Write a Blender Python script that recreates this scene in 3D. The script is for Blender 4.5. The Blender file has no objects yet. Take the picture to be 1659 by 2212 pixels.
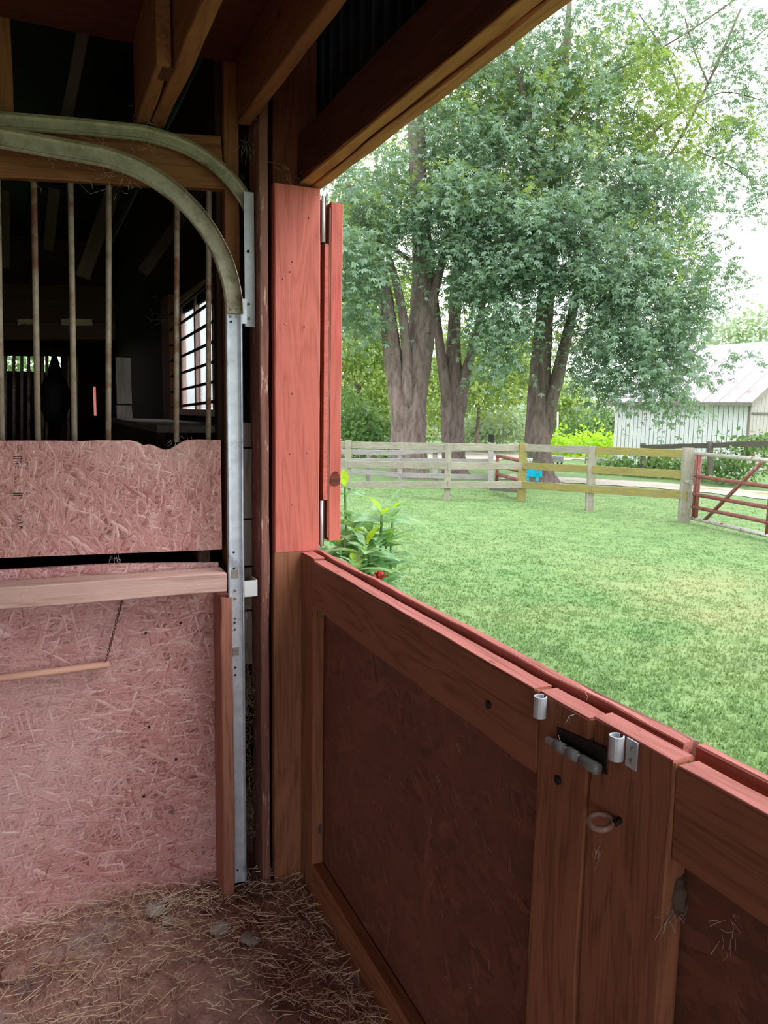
import bpy, math, random
import numpy as np
from mathutils import Vector, Matrix

random.seed(7)
rng = np.random.default_rng(11)
scene = bpy.context.scene
COL = scene.collection

# ------------------------------------------------------------------ camera, sky, exposure
W, H, F = 1659, 2212, 1650.0
YAW, PIT, ROLL, EYE = math.radians(24.6), math.radians(7.5), math.radians(0.95), 1.6
_f = np.array([math.sin(YAW)*math.cos(PIT), math.cos(YAW)*math.cos(PIT), -math.sin(PIT)])
_r = np.array([math.cos(YAW), -math.sin(YAW), 0.0])
_u = np.cross(_r, _f)
_r, _u = _r*math.cos(ROLL)+_u*math.sin(ROLL), -_r*math.sin(ROLL)+_u*math.cos(ROLL)
_C = np.array([0.0, 0.0, EYE])
cam = bpy.data.cameras.new('camera')
cam.sensor_fit = 'HORIZONTAL'; cam.sensor_width = 36.0; cam.lens = 36.0*F/W
cam.clip_start = 0.02; cam.clip_end = 600
camo = bpy.data.objects.new('camera', cam); COL.objects.link(camo)
camo.matrix_world = Matrix(((_r[0], _u[0], -_f[0], 0), (_r[1], _u[1], -_f[1], 0), (_r[2], _u[2], -_f[2], EYE), (0, 0, 0, 1)))
scene.camera = camo

world = bpy.data.worlds.new('overcast_sky'); scene.world = world
world.use_nodes = True
bg = world.node_tree.nodes['Background']
bg.inputs['Color'].default_value = (0.93, 0.97, 1.0, 1)
bg.inputs['Strength'].default_value = 1.25

sun = bpy.data.lights.new('veiled_sun', 'SUN'); sun.energy = 1.3; sun.angle = math.radians(50); sun.color = (1, 0.97, 0.92)
suno = bpy.data.objects.new('veiled_sun', sun); COL.objects.link(suno)
suno.rotation_euler = Vector((-0.35, 0.55, -1.0)).to_track_quat('-Z', 'Y').to_euler()

vs = scene.view_settings
vs.view_transform = 'Standard'; vs.look = 'None'; vs.gamma = 1.0; vs.use_curve_mapping = False
vs.exposure = 1.12

# ------------------------------------------------------------------ where a thing stands
def ray(x, y): return _f+_r*(x-W/2)/F-_u*(y-H/2)/F
def onX(x, y, v): d = ray(x, y); return _C+d*(v-_C[0])/d[0]
def onY(x, y, v): d = ray(x, y); return _C+d*(v-_C[1])/d[1]
def onZ(x, y, v): d = ray(x, y); return _C+d*(v-_C[2])/d[2]
def PD(x, y, d): return _C+ray(x, y)*d
def gz(x): return -0.02*max(0.0, x-1.0)

# ------------------------------------------------------------------ materials
def L(r, g, b):
    f = lambda v: (v/255/12.92) if v/255 <= 0.04045 else ((v/255+0.055)/1.055)**2.4
    return (f(r), f(g), f(b), 1.0)

class NT:
    def __init__(s, name, rough=0.7, metallic=0.0):
        s.m = bpy.data.materials.new(name); s.m.use_nodes = True
        s.t = s.m.node_tree; s.b = s.t.nodes['Principled BSDF']
        s.b.inputs['Roughness'].default_value = rough; s.b.inputs['Metallic'].default_value = metallic
        s.b.inputs['Specular IOR Level'].default_value = 0.3
    def n(s, typ, **kw):
        nd = s.t.nodes.new(typ)
        for k, v in kw.items(): setattr(nd, k, v)
        return nd
    def l(s, a, b): s.t.links.new(a, b)
    def coords(s, scale=(1, 1, 1), rand=True, kind='Object'):
        tc = s.n('ShaderNodeTexCoord'); src = tc.outputs[kind]
        if rand:
            oi = s.n('ShaderNodeObjectInfo'); mu = s.n('ShaderNodeMath', operation='MULTIPLY'); mu.inputs[1].default_value = 53.0
            s.l(oi.outputs['Random'], mu.inputs[0])
            ad = s.n('ShaderNodeVectorMath', operation='ADD'); s.l(src, ad.inputs[0]); s.l(mu.outputs[0], ad.inputs[1]); src = ad.outputs[0]
        s.raw = src
        return s.map(src, scale)
    def map(s, src, scale, rot=(0, 0, 0)):
        mp = s.n('ShaderNodeMapping'); mp.inputs['Scale'].default_value = scale; mp.inputs['Rotation'].default_value = rot
        s.l(src, mp.inputs['Vector']); return mp.outputs[0]
    def noise(s, vec, scale, detail=4, rough=0.55, dist=0.0):
        nd = s.n('ShaderNodeTexNoise'); nd.inputs['Scale'].default_value = scale; nd.inputs['Detail'].default_value = detail
        nd.inputs['Roughness'].default_value = rough; nd.inputs['Distortion'].default_value = dist
        if vec is not None: s.l(vec, nd.inputs['Vector'])
        return nd.outputs['Fac']
    def math(s, op, a, b=None):
        nd = s.n('ShaderNodeMath', operation=op)
        for i, v in enumerate((a, b)):
            if v is None: continue
            if isinstance(v, (int, float)): nd.inputs[i].default_value = v
            else: s.l(v, nd.inputs[i])
        return nd.outputs[0]
    def ramp(s, fac, stops):
        nd = s.n('ShaderNodeValToRGB'); e = nd.color_ramp.elements
        while len(e) < len(stops): e.new(0.5)
        for i, (p, c) in enumerate(stops): e[i].position = p; e[i].color = c
        s.l(fac, nd.inputs['Fac']); return nd.outputs['Color']
    def mix(s, fac, a, b, mode='MIX'):
        nd = s.n('ShaderNodeMix', data_type='RGBA', blend_type=mode)
        if isinstance(fac, (int, float)): nd.inputs['Factor'].default_value = fac
        else: s.l(fac, nd.inputs['Factor'])
        for k, v in ((6, a), (7, b)):
            if isinstance(v, tuple): nd.inputs[k].default_value = v
            else: s.l(v, nd.inputs[k])
        return nd.outputs[2]
    def base(s, c):
        if isinstance(c, tuple): s.b.inputs['Base Color'].default_value = c
        else: s.l(c, s.b.inputs['Base Color'])
        return s
    def bump(s, h, strength=0.3, dist=0.01):
        nd = s.n('ShaderNodeBump'); nd.inputs['Strength'].default_value = strength; nd.inputs['Distance'].default_value = dist
        s.l(h, nd.inputs['Height']); s.l(nd.outputs[0], s.b.inputs['Normal']); return s

def wood(name, dark, light, rough=0.75, fine=1.0, worn=None, worn_at=0.62, knots=True, bump=0.35, spec=0.3):
    """grain runs along the board's own X"""
    t = NT(name, rough); t.b.inputs['Specular IOR Level'].default_value = spec
    v = t.coords((0.55, 6, 6))
    rings = t.noise(v, 1.6*fine, 3, 0.5, 0.6)
    rings = t.math('FRACT', t.math('MULTIPLY', rings, 9.0))
    rings = t.math('PINGPONG', rings, 0.5)
    v2 = t.map(t.raw, (2.2, 90, 90)); fib = t.noise(v2, 2.2*fine, 5, 0.65)
    h = t.math('ADD', t.math('MULTIPLY', rings, 0.7), t.math('MULTIPLY', fib, 0.9))
    col = t.ramp(h, [(0.22, dark), (0.62, light), (0.9, tuple(min(1, c*1.12) for c in light[:3])+(1,))])
    big = t.noise(t.map(t.raw, (1.2, 3, 3)), 1.7, 4, 0.6)
    col = t.mix(t.math('MULTIPLY', big, 0.5), col, dark)
    if worn:
        wn = t.noise(t.map(t.raw, (4, 22, 22)), 2.2, 5, 0.7)
        col = t.mix(t.ramp(wn, [(worn_at, (0, 0, 0, 1)), (worn_at+0.08, (1, 1, 1, 1))]), col, worn)
    if knots:
        vo = t.n('ShaderNodeTexVoronoi'); vo.inputs['Scale'].default_value = 2.6
        t.l(t.map(t.raw, (1.0, 2.0, 2.0)), vo.inputs['Vector'])
        k = t.ramp(vo.outputs['Distance'], [(0.035, (1, 1, 1, 1)), (0.075, (0, 0, 0, 1))])
        col = t.mix(t.math('MULTIPLY', k, 0.75), col, tuple(c*0.35 for c in dark[:3])+(1,))
    t.base(col).bump(h, bump, 0.004)
    return t.m

def speckle(name, a, b, scale=40, rough=0.6, metallic=0.0, bump=0.0, c=None, c_at=0.62, cscale=6):
    t = NT(name, rough, metallic)
    v = t.coords((1, 1, 1)); n = t.noise(v, scale, 6, 0.65)
    col = t.ramp(n, [(0.32, a), (0.68, b)])
    if c:
        n2 = t.noise(v, cscale, 5, 0.65)
        col = t.mix(t.ramp(n2, [(c_at-0.05, (0, 0, 0, 1)), (c_at+0.05, (1, 1, 1, 1))]), col, c)
    t.base(col)
    if bump: t.bump(n, bump, 0.01)
    return t.m

def osb(name, dark, mid, light, rough=0.55, angles=(0, 12, -14, 35, -40, 78, -70), ln=0.065, wd=0.0062, contrast=1.0):
    """pressed wood strands: layers of long thin flakes at many angles, the highest flake wins at every spot"""
    t = NT(name, rough); t.b.inputs['Specular IOR Level'].default_value = 0.4
    t.coords((1, 1, 1), rand=True)
    wv = t.n('ShaderNodeTexNoise'); wv.inputs['Scale'].default_value = 22; wv.inputs['Detail'].default_value = 2; t.l(t.raw, wv.inputs['Vector'])
    wob = t.n('ShaderNodeVectorMath', operation='MULTIPLY_ADD'); t.l(wv.outputs['Color'], wob.inputs[0])
    wob.inputs[1].default_value = (0.012, 0.012, 0.0); t.l(t.raw, wob.inputs[2])
    H_, S_ = None, None
    for i, an in enumerate(angles):
        k = (1.0, 1.3, 0.8, 1.6, 0.65, 1.1, 0.9)[i % 7]
        r1 = t.map(wob.outputs[0], (1, 1, 0.0), (0, 0, math.radians(an)))
        vo = t.n('ShaderNodeTexVoronoi', voronoi_dimensions='2D'); vo.inputs['Scale'].default_value = 1.0
        sc = t.map(r1, (1/(ln*k), 1/(wd*k), 1)); t.l(sc, vo.inputs['Vector'])
        sp = t.n('ShaderNodeSeparateColor'); t.l(vo.outputs['Color'], sp.inputs[0])
        fib = t.noise(t.map(r1, (18, 420, 1)), 1.0, 2, 0.6)
        # flakes fall away at their rims
        hgt = t.math('SUBTRACT', sp.outputs[0], t.math('MULTIPLY', vo.outputs['Distance'], 0.30))
        shade = t.math('ADD', t.math('MULTIPLY', sp.outputs[1], 0.62), t.math('MULTIPLY', fib, 0.38))
        if H_ is None: H_, S_ = hgt, shade
        else:
            g = t.math('GREATER_THAN', hgt, H_)
            mx = t.n('ShaderNodeMix', data_type='FLOAT'); t.l(g, mx.inputs[0]); t.l(S_, mx.inputs[2]); t.l(shade, mx.inputs[3]); S_ = mx.outputs[0]
            H_ = t.math('MAXIMUM', hgt, H_)
    col = t.ramp(S_, [(0.16, dark), (0.36, mid), (0.62, mid), (0.86, light)])
    pit = t.ramp(H_, [(0.42, (1, 1, 1, 1)), (0.62, (0, 0, 0, 1))])
    col = t.mix(t.math('MULTIPLY', pit, 0.75*contrast), col, tuple(c*0.45 for c in dark[:3])+(1,))
    big = t.noise(t.raw, 2.6, 4, 0.6)
    col = t.mix(t.ramp(big, [(0.46, (0, 0, 0, 1)), (0.72, (0.5, 0.5, 0.5, 1))]), col, light)
    t.base(col).bump(t.math('ADD', t.math('MULTIPLY', H_, 1.0), t.math('MULTIPLY', S_, 0.3)), 0.9*contrast, 0.007)
    return t.m

def leafmat(name, a, b, trans=0.35, scale=0.9, rough=0.5):
    t = NT(name, rough)
    tc = t.n('ShaderNodeTexCoord')
    n1 = t.noise(tc.outputs['Object'], scale, 3, 0.6); n2 = t.noise(tc.outputs['Object'], 14.0, 2, 0.6)
    fac = t.math('ADD', t.math('MULTIPLY', n1, 0.6), t.math('MULTIPLY', n2, 0.4))
    col = t.ramp(fac, [(0.36, a), (0.64, b)])
    t.base(col)
    tr = t.n('ShaderNodeBsdfTranslucent'); t.l(t.mix(0.5, col, tuple(min(1, v*1.5) for v in b[:2])+(b[2]*0.5, 1)), tr.inputs['Color'])
    mx = t.n('ShaderNodeMixShader'); mx.inputs[0].default_value = trans
    t.l(t.b.outputs[0], mx.inputs[1]); t.l(tr.outputs[0], mx.inputs[2])
    t.l(mx.outputs[0], t.t.nodes['Material Output'].inputs['Surface'])
    return t.m

M = {}
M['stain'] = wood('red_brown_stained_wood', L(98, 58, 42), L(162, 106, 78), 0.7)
M['stain_dark'] = wood('dark_red_brown_wood', L(70, 34, 26), L(118, 62, 46), 0.75)
M['beam'] = wood('dark_beam_wood', L(62, 30, 22), L(96, 50, 36), 0.8)
M['joist'] = wood('orange_joist_wood', L(104, 60, 42), L(156, 102, 70), 0.8)
M['old'] = wood('dusty_pink_grey_wood', L(164, 122, 112), L(222, 184, 174), 0.75, worn=L(196, 170, 160))
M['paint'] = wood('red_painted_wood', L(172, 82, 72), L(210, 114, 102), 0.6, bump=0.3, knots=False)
M['paint_top'] = wood('worn_red_painted_wood', L(140, 72, 64), L(200, 122, 112), 0.65, worn=L(120, 66, 54), worn_at=0.63)
M['trim'] = wood('faded_red_trim_wood', L(98, 60, 54), L(146, 98, 88), 0.7, worn=L(196, 164, 152), worn_at=0.57)
M['dead'] = wood('grey_barn_wood', L(92, 84, 78), L(150, 138, 128), 0.85)
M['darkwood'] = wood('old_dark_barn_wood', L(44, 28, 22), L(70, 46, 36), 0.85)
M['fence'] = wood('weathered_fence_wood', L(124, 118, 106), L(164, 158, 146), 0.85, worn=L(140, 140, 104), worn_at=0.56, knots=False)
M['fence_moss'] = wood('mossy_fence_wood', L(118, 108, 60), L(158, 146, 82), 0.9, worn=L(134, 130, 116), worn_at=0.53, knots=False)
M['fence_grey'] = wood('grey_fence_wood', L(120, 116, 114), L(160, 156, 154), 0.85, knots=False)
M['fence_dark'] = wood('dark_fence_wood', L(84, 80, 76), L(112, 108, 100), 0.85, knots=False)
M['stile'] = wood('dusty_red_stile_wood', L(122, 74, 58), L(176, 118, 100), 0.7)
M['osb'] = osb('pink_strand_board', L(150, 92, 88), L(202, 144, 141), L(234, 196, 194))
M['osb_up'] = osb('pink_strand_board_upright', L(150, 92, 86), L(196, 140, 134), L(226, 186, 182), angles=(90, 62, -66, 40, -30, 100, 15), ln=0.05)
M['ply'] = osb('brown_strand_board', L(90, 52, 42), L(112, 66, 52), L(134, 84, 68), 0.7, ln=0.11, wd=0.02, contrast=0.5)
M['ceil'] = wood('ceiling_plywood', L(78, 40, 30), L(104, 56, 42), 0.8)
M['dim'] = wood('dim_grey_wood', L(66, 54, 46), L(96, 82, 70), 0.85)
M['steel'] = speckle('galvanised_steel', L(176, 180, 190), L(206, 210, 220), 26, 0.5, 0.25, c=L(150, 152, 158), c_at=0.66, cscale=9)
M['steel_dusty'] = speckle('dusty_galvanised_steel', L(150, 142, 126), L(186, 178, 160), 30, 0.6, 0.35, c=L(120, 106, 86), c_at=0.6, cscale=7)
M['pipe'] = speckle('rusty_pipe', L(150, 132, 112), L(188, 174, 158), 22, 0.55, 0.15, c=L(136, 92, 74), c_at=0.57, cscale=7)
M['rust'] = speckle('rusty_iron', L(140, 104, 96), L(196, 162, 154), 60, 0.7, 0.3)
M['chain'] = speckle('rusty_chain', L(84, 56, 48), L(120, 84, 74), 60, 0.7, 0.2)
M['black'] = speckle('blackened_iron', L(26, 24, 24), L(44, 40, 40), 30, 0.6, 0.2)
M['hole'] = speckle('dark_hole', L(18, 16, 16), L(26, 24, 22), 20, 0.9)
M['dark_metal'] = speckle('dark_metal_siding', L(40, 40, 46), L(60, 60, 68), 6, 0.5, 0.4)
t = NT('stall_dirt', 0.95); v = t.coords((1, 1, 1), False); n1 = t.noise(v, 9, 6, 0.65); n2 = t.noise(v, 75, 5, 0.7); n3 = t.noise(v, 3.4, 5, 0.65); n4 = t.noise(v, 5.3, 6, 0.7)
col = t.ramp(t.math('ADD', t.math('MULTIPLY', n1, 0.6), t.math('MULTIPLY', n2, 0.4)), [(0.36, L(124, 90, 82)), (0.5, L(180, 138, 128)), (0.66, L(212, 174, 164))])
col = t.mix(t.ramp(n3, [(0.55, (0, 0, 0, 1)), (0.66, (0.8, 0.8, 0.8, 1))]), col, L(184, 168, 170))
col = t.mix(t.ramp(n4, [(0.60, (0, 0, 0, 1)), (0.68, (0.85, 0.85, 0.85, 1))]), col, L(74, 58, 54))
t.base(col).bump(t.math('ADD', n1, t.math('MULTIPLY', n2, 0.6)), 0.9, 0.02); M['soil'] = t.m
M['stone'] = speckle('pale_stone', L(150, 140, 138), L(196, 188, 184), 25, 0.9, bump=0.4)
M['straw'] = speckle('straw', L(190, 160, 130), L(244, 224, 200), 3, 0.8)
M['hay'] = speckle('dusty_hay', L(120, 100, 74), L(176, 152, 116), 5, 0.85)
M['web'] = speckle('dusty_cobweb', L(170, 160, 148), L(200, 192, 180), 5, 0.9)
M['rod'] = wood('smooth_dowel_wood', L(190, 140, 124), L(222, 172, 152), 0.6, knots=False, bump=0.1)
M['bark'] = None
M['glass'] = None
t = NT('tree_bark', 0.95); v = t.coords((1, 1, 0.22)); n = t.noise(v, 9, 6, 0.7, 0.4); n2 = t.noise(t.raw, 1.5, 3)
t.base(t.mix(t.math('MULTIPLY', n2, 0.6), t.ramp(n, [(0.36, L(84, 74, 72)), (0.6, L(150, 134, 130))]), L(140, 116, 108))).bump(n, 1.0, 0.06); M['bark'] = t.m
t = NT('dusty_window_glass', 0.4); t.b.inputs['Base Color'].default_value = L(226, 230, 236)
t.b.inputs['Transmission Weight'].default_value = 0.85; t.b.inputs['IOR'].default_value = 1.05; M['glass'] = t.m
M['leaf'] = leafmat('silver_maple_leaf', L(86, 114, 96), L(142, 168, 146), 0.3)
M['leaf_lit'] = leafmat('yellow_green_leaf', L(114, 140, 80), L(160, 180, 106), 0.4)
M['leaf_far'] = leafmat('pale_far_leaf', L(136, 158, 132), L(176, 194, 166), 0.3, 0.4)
M['leaf_bush'] = leafmat('bush_leaf', L(70, 104, 60), L(120, 150, 92), 0.3)
M['dahlia'] = leafmat('dahlia_leaf', L(112, 158, 112), L(168, 204, 164), 0.35, 6)
M['dahlia_new'] = leafmat('young_dahlia_leaf', L(138, 186, 40), L(184, 222, 70), 0.45, 6)
M['petal'] = speckle('red_petal', L(130, 20, 26), L(190, 44, 48), 30, 0.6)
# lawn: green with drier, yellower patches
def lawn(name, gain=1.0):
    t = NT(name, 0.9); tc = t.n('ShaderNodeTexCoord'); g = tc.outputs['Object']
    n1 = t.noise(g, 0.55, 4, 0.6); n2 = t.noise(g, 26, 4, 0.7); n3 = t.noise(g, 3.2, 4, 0.6)
    col = t.ramp(t.math('ADD', t.math('MULTIPLY', n2, 0.5), t.math('MULTIPLY', n3, 0.5)), [(0.34, L(86, 116, 72)), (0.5, L(104, 134, 82)), (0.68, L(134, 154, 104))])
    dry = t.mix(t.math('MULTIPLY', n2, 0.6), L(150, 146, 108), L(122, 142, 88))
    vd = t.n('ShaderNodeVectorMath', operation='DISTANCE'); t.l(g, vd.inputs[0]); vd.inputs[1].default_value = (5.6, 4.9, -0.1)
    near = t.ramp(t.math('DIVIDE', vd.outputs['Value'], 3.0), [(0.1, (1, 1, 1, 1)), (0.9, (0.1, 0.1, 0.1, 1))])
    col = t.mix(t.math('MULTIPLY', t.ramp(n1, [(0.38, (0, 0, 0, 1)), (0.66, (1, 1, 1, 1))]), near), col, dry)
    if gain != 1: col = t.mix(1.0, col, (gain, gain, gain, 1), 'MULTIPLY')
    t.base(col)
    if gain != 1:
        tr = t.n('ShaderNodeBsdfTranslucent'); t.l(col, tr.inputs['Color']); mx = t.n('ShaderNodeMixShader'); mx.inputs[0].default_value = 0.45
        t.l(t.b.outputs[0], mx.inputs[1]); t.l(tr.outputs[0], mx.inputs[2]); t.l(mx.outputs[0], t.t.nodes['Material Output'].inputs['Surface'])
    return t.m
M['lawn'] = lawn('lawn_ground'); M['blade'] = lawn('lawn_blades', 1.4)
M['gravel'] = speckle('gravel', L(160, 148, 142), L(206, 196, 190), 30, 0.95, c=L(150, 146, 112), c_at=0.6, cscale=0.6)
M['white'] = wood('white_washed_boards', L(214, 212, 228), L(246, 244, 254), 0.75, knots=False, worn=L(170, 172, 184), worn_at=0.66)
M['grey_boards'] = wood('grey_gable_boards', L(150, 146, 142), L(176, 172, 168), 0.85, knots=False)
M['tin'] = speckle('pale_tin_roof', L(158, 152, 162), L(178, 172, 182), 2, 0.6, 0.0, c=L(150, 136, 138), c_at=0.62, cscale=1.2)
M['gap'] = wood('shadowed_shed_sheathing', L(90, 88, 92), L(120, 118, 122), 0.9, knots=False)
M['fascia'] = wood('weathered_fascia', L(120, 112, 104), L(150, 142, 134), 0.85, knots=False)
M['gate_red'] = speckle('worn_red_gate_paint', L(118, 66, 62), L(150, 92, 88), 8, 0.5, 0.1, c=L(160, 136, 130), c_at=0.62, cscale=9)
M['gate_worn'] = speckle('bare_gate_metal', L(170, 160, 156), L(214, 208, 206), 14, 0.45, 0.4, c=L(150, 90, 80), c_at=0.6, cscale=7)
M['blue'] = speckle('turquoise_paint', L(10, 160, 200), L(30, 186, 222), 10, 0.5)
M['far_white'] = speckle('white_paint', L(214, 214, 216), L(232, 232, 236), 10, 0.6)
M['tool'] = speckle('grey_cart_metal', L(110, 110, 112), L(160, 160, 160), 10, 0.6, 0.2)

# ------------------------------------------------------------------ builders
def put(o, parent):
    COL.objects.link(o)
    if parent is not None:
        o.parent = parent; o.matrix_parent_inverse = parent.matrix_basis.inverted()
    return o
def tag(o, label=None, cat=None, kind=None, group=None):
    if label: o['label'] = label
    if cat: o['category'] = cat
    if kind: o['kind'] = kind
    if group: o['group'] = group
    return o
def thing(name, loc, label, cat, kind=None, group=None):
    o = bpy.data.objects.new(name, None); o.location = Vector([float(v) for v in loc]); o.empty_display_size = 0.1
    COL.objects.link(o); return tag(o, label, cat, kind, group)
def mesh_obj(name, verts, faces, mat, parent=None, smooth=False):
    me = bpy.data.meshes.new(name); me.from_pydata([tuple(map(float, v)) for v in verts], [], faces)
    me.materials.append(mat)
    if smooth: me.polygons.foreach_set('use_smooth', [True]*len(me.polygons))
    me.update()
    return put(bpy.data.objects.new(name, me), parent)
def np_mesh(name, V, Fc, mat, parent=None):
    """V (n,3), Fc (m,k) all faces of one size"""
    me = bpy.data.meshes.new(name); k = Fc.shape[1]
    me.vertices.add(len(V)); me.vertices.foreach_set('co', np.ascontiguousarray(V, np.float32).ravel())
    me.loops.add(Fc.size); me.loops.foreach_set('vertex_index', Fc.astype(np.int32).ravel())
    me.polygons.add(len(Fc)); me.polygons.foreach_set('loop_start', np.arange(0, Fc.size, k, dtype=np.int32))
    me.update(calc_edges=True); me.materials.append(mat)
    return put(bpy.data.objects.new(name, me), parent)

def board(name, p0, p1, w, th, mat, parent=None, wdir=(0, 0, 1), jit=0.0, seg=None, ch=0.003):
    """a sawn board from p0 to p1 (centre line); local X = grain, local Y = width direction"""
    p0 = Vector([float(v) for v in p0]); p1 = Vector([float(v) for v in p1]); X = p1-p0; ln = X.length; X.normalize()
    Yv = Vector(wdir)-X*Vector(wdir).dot(X); Yv.normalize(); Zv = X.cross(Yv)
    n = seg or (2 if jit == 0 else max(3, int(ln/0.06)))
    ch = min(ch, w*0.2, th*0.2); a, b = w/2, th/2
    prof = [(-a+ch, -b), (a-ch, -b), (a, -b+ch), (a, b-ch), (a-ch, b), (-a+ch, b), (-a, b-ch), (-a, -b+ch)]
    vs_, fs = [], []
    off = np.zeros((n+1, 8, 2))
    if jit:
        e = rng.normal(0, jit, (n+1, 4, 2))
        e = (e+np.roll(e, 1, 0)+np.roll(e, -1, 0))/2
        off = np.repeat(e, 2, axis=1); off = np.roll(off, 1, axis=1)
    for i in range(n+1):
        x = -ln/2+ln*i/n
        if i == 0: x0 = x
        for k, (y, z) in enumerate(prof): vs_.append((x, y+off[i, k, 0], z+off[i, k, 1]))
    for i in range(n):
        for k in range(8): fs.append((i*8+k, i*8+(k+1) % 8, (i+1)*8+(k+1) % 8, (i+1)*8+k))
    fs.append(tuple(range(7, -1, -1))); fs.append(tuple(n*8+k for k in range(8)))
    me = bpy.data.meshes.new(name); me.from_pydata(vs_, [], fs); me.materials.append(mat); me.update()
    o = bpy.data.objects.new(name, me); c = (p0+p1)/2
    mw = Matrix(((X.x, Yv.x, Zv.x, c.x), (X.y, Yv.y, Zv.y, c.y), (X.z, Yv.z, Zv.z, c.z), (0, 0, 0, 1)))
    o.matrix_basis = mw
    return put(o, parent)
def abox(name, x0, x1, y0, y1, z0, z1, mat, parent=None, jit=0.0, ch=0.003, seg=None):
    d = (x1-x0, y1-y0, z1-z0); ax = max(range(3), key=lambda i: d[i])
    c = Vector(((x0+x1)/2, (y0+y1)/2, (z0+z1)/2)); e = [Vector((1, 0, 0)), Vector((0, 1, 0)), Vector((0, 0, 1))]
    oth = [i for i in range(3) if i != ax]; wi = max(oth, key=lambda i: d[i]); ti = [i for i in oth if i != wi][0]
    return board(name, c-e[ax]*d[ax]/2, c+e[ax]*d[ax]/2, d[wi], d[ti], mat, parent, e[wi], jit, seg, ch)
def slab(name, outline, y0, y1, mat, parent=None):
    """a sheet in the XZ plane with its own outline, local Z towards +Y of the world, so the sheet pattern lies flat on it"""
    n = len(outline); cx = sum(p[0] for p in outline)/n; cz = sum(p[1] for p in outline)/n
    vs_ = [(x-cx, z-cz, 0) for x, z in outline]+[(x-cx, z-cz, y0-y1) for x, z in outline]
    fs = [tuple(range(n)), tuple(range(2*n-1, n-1, -1))]+[(k, n+k, n+(k+1) % n, (k+1) % n) for k in range(n)]
    me = bpy.data.meshes.new(name); me.from_pydata(vs_, [], fs); me.materials.append(mat); me.update()
    o = bpy.data.objects.new(name, me)
    o.matrix_basis = Matrix(((1, 0, 0, cx), (0, 0, -1, y0), (0, 1, 0, cz), (0, 0, 0, 1)))
    return put(o, parent)
def sheet(name, x0, x1, y0, y1, z0, z1, mat, parent=None, flat=None):
    """plain panel whose local XY lies in its large face"""
    d = [x1-x0, y1-y0, z1-z0]; ti = min(range(3), key=lambda i: d[i]); a, b = [i for i in range(3) if i != ti]
    e = [Vector((1, 0, 0)), Vector((0, 1, 0)), Vector((0, 0, 1))]; c = Vector(((x0+x1)/2, (y0+y1)/2, (z0+z1)/2))
    X, Yv = e[a], e[b]; Zv = X.cross(Yv); A, B, T = d[a]/2, d[b]/2, d[ti]/2
    vs_ = [(sx*A, sy*B, sz*T) for sz in (-1, 1) for sx, sy in ((-1, -1), (1, -1), (1, 1), (-1, 1))]
    fs = [(3, 2, 1, 0), (4, 5, 6, 7)]+[(k, (k+1) % 4, 4+(k+1) % 4, 4+k) for k in range(4)]
    me = bpy.data.meshes.new(name); me.from_pydata(vs_, [], fs); me.materials.append(mat); me.update()
    o = bpy.data.objects.new(name, me)
    o.matrix_basis = Matrix(((X.x, Yv.x, Zv.x, c.x), (X.y, Yv.y, Zv.y, c.y), (X.z, Yv.z, Zv.z, c.z), (0, 0, 0, 1)))
    return put(o, parent)
def tube_data(path, rad, n=10, caps=True, base=0):
    P = [Vector([float(v) for v in p]) for p in path]; R_ = rad if isinstance(rad, (list, tuple)) else [rad]*len(P)
    vs_, fs = [], []; ref = None
    for i, p in enumerate(P):
        tn = (P[min(i+1, len(P)-1)]-P[max(i-1, 0)]).normalized()
        if ref is None: ref = Vector((0, 0, 1)) if abs(tn.z) < 0.9 else Vector((1, 0, 0))
        a = (ref-tn*ref.dot(tn)).normalized(); ref = a; b = tn.cross(a)
        for k in range(n):
            an = 2*math.pi*k/n; vs_.append(p+(a*math.cos(an)+b*math.sin(an))*R_[i])
    for i in range(len(P)-1):
        for k in range(n): fs.append(tuple(base+q for q in (i*n+k, i*n+(k+1) % n, (i+1)*n+(k+1) % n, (i+1)*n+k)))
    if caps:
        fs.append(tuple(base+k for k in range(n-1, -1, -1))); fs.append(tuple(base+(len(P)-1)*n+k for k in range(n)))
    return vs_, fs
def tube(name, path, rad, mat, parent=None, n=10, smooth=True):
    v, f = tube_data(path, rad, n); return mesh_obj(name, v, f, mat, parent, smooth)
def tubes(name, paths, rad, mat, parent=None, n=5):
    V, Fc = [], []
    for p in paths:
        v, f = tube_data(p, rad, n, True, len(V)); V += v; Fc += f
    return mesh_obj(name, V, Fc, mat, parent, True)
def ring(name, c, R_, r, ax, mat, parent=None, n=20, m=8, squash=1.0):
    ax = Vector(ax).normalized(); a = ax.orthogonal().normalized(); b = ax.cross(a); c = Vector([float(v) for v in c]); V, Fc = [], []
    for i in range(n):
        t_ = 2*math.pi*i/n; d = a*math.cos(t_)+b*math.sin(t_)
        for k in range(m):
            s_ = 2*math.pi*k/m; V.append(c+d*(R_+r*math.cos(s_))+ax*r*math.sin(s_))
    for i in range(n):
        for k in range(m): Fc.append((i*m+k, ((i+1) % n)*m+k, ((i+1) % n)*m+(k+1) % m, i*m+(k+1) % m))
    return mesh_obj(name, V, Fc, mat, parent, True)
def spline(pts, n=6):
    P = [np.array(p, float) for p in pts]; out = []
    for i in range(len(P)-1):
        a, b, c, d = P[max(i-1, 0)], P[i], P[i+1], P[min(i+2, len(P)-1)]
        for k in range(n):
            t_ = k/n; out.append(0.5*((2*b)+(-a+c)*t_+(2*a-5*b+4*c-d)*t_*t_+(-a+3*b-3*c+d)*t_**3))
    out.append(P[-1]); return out

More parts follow.
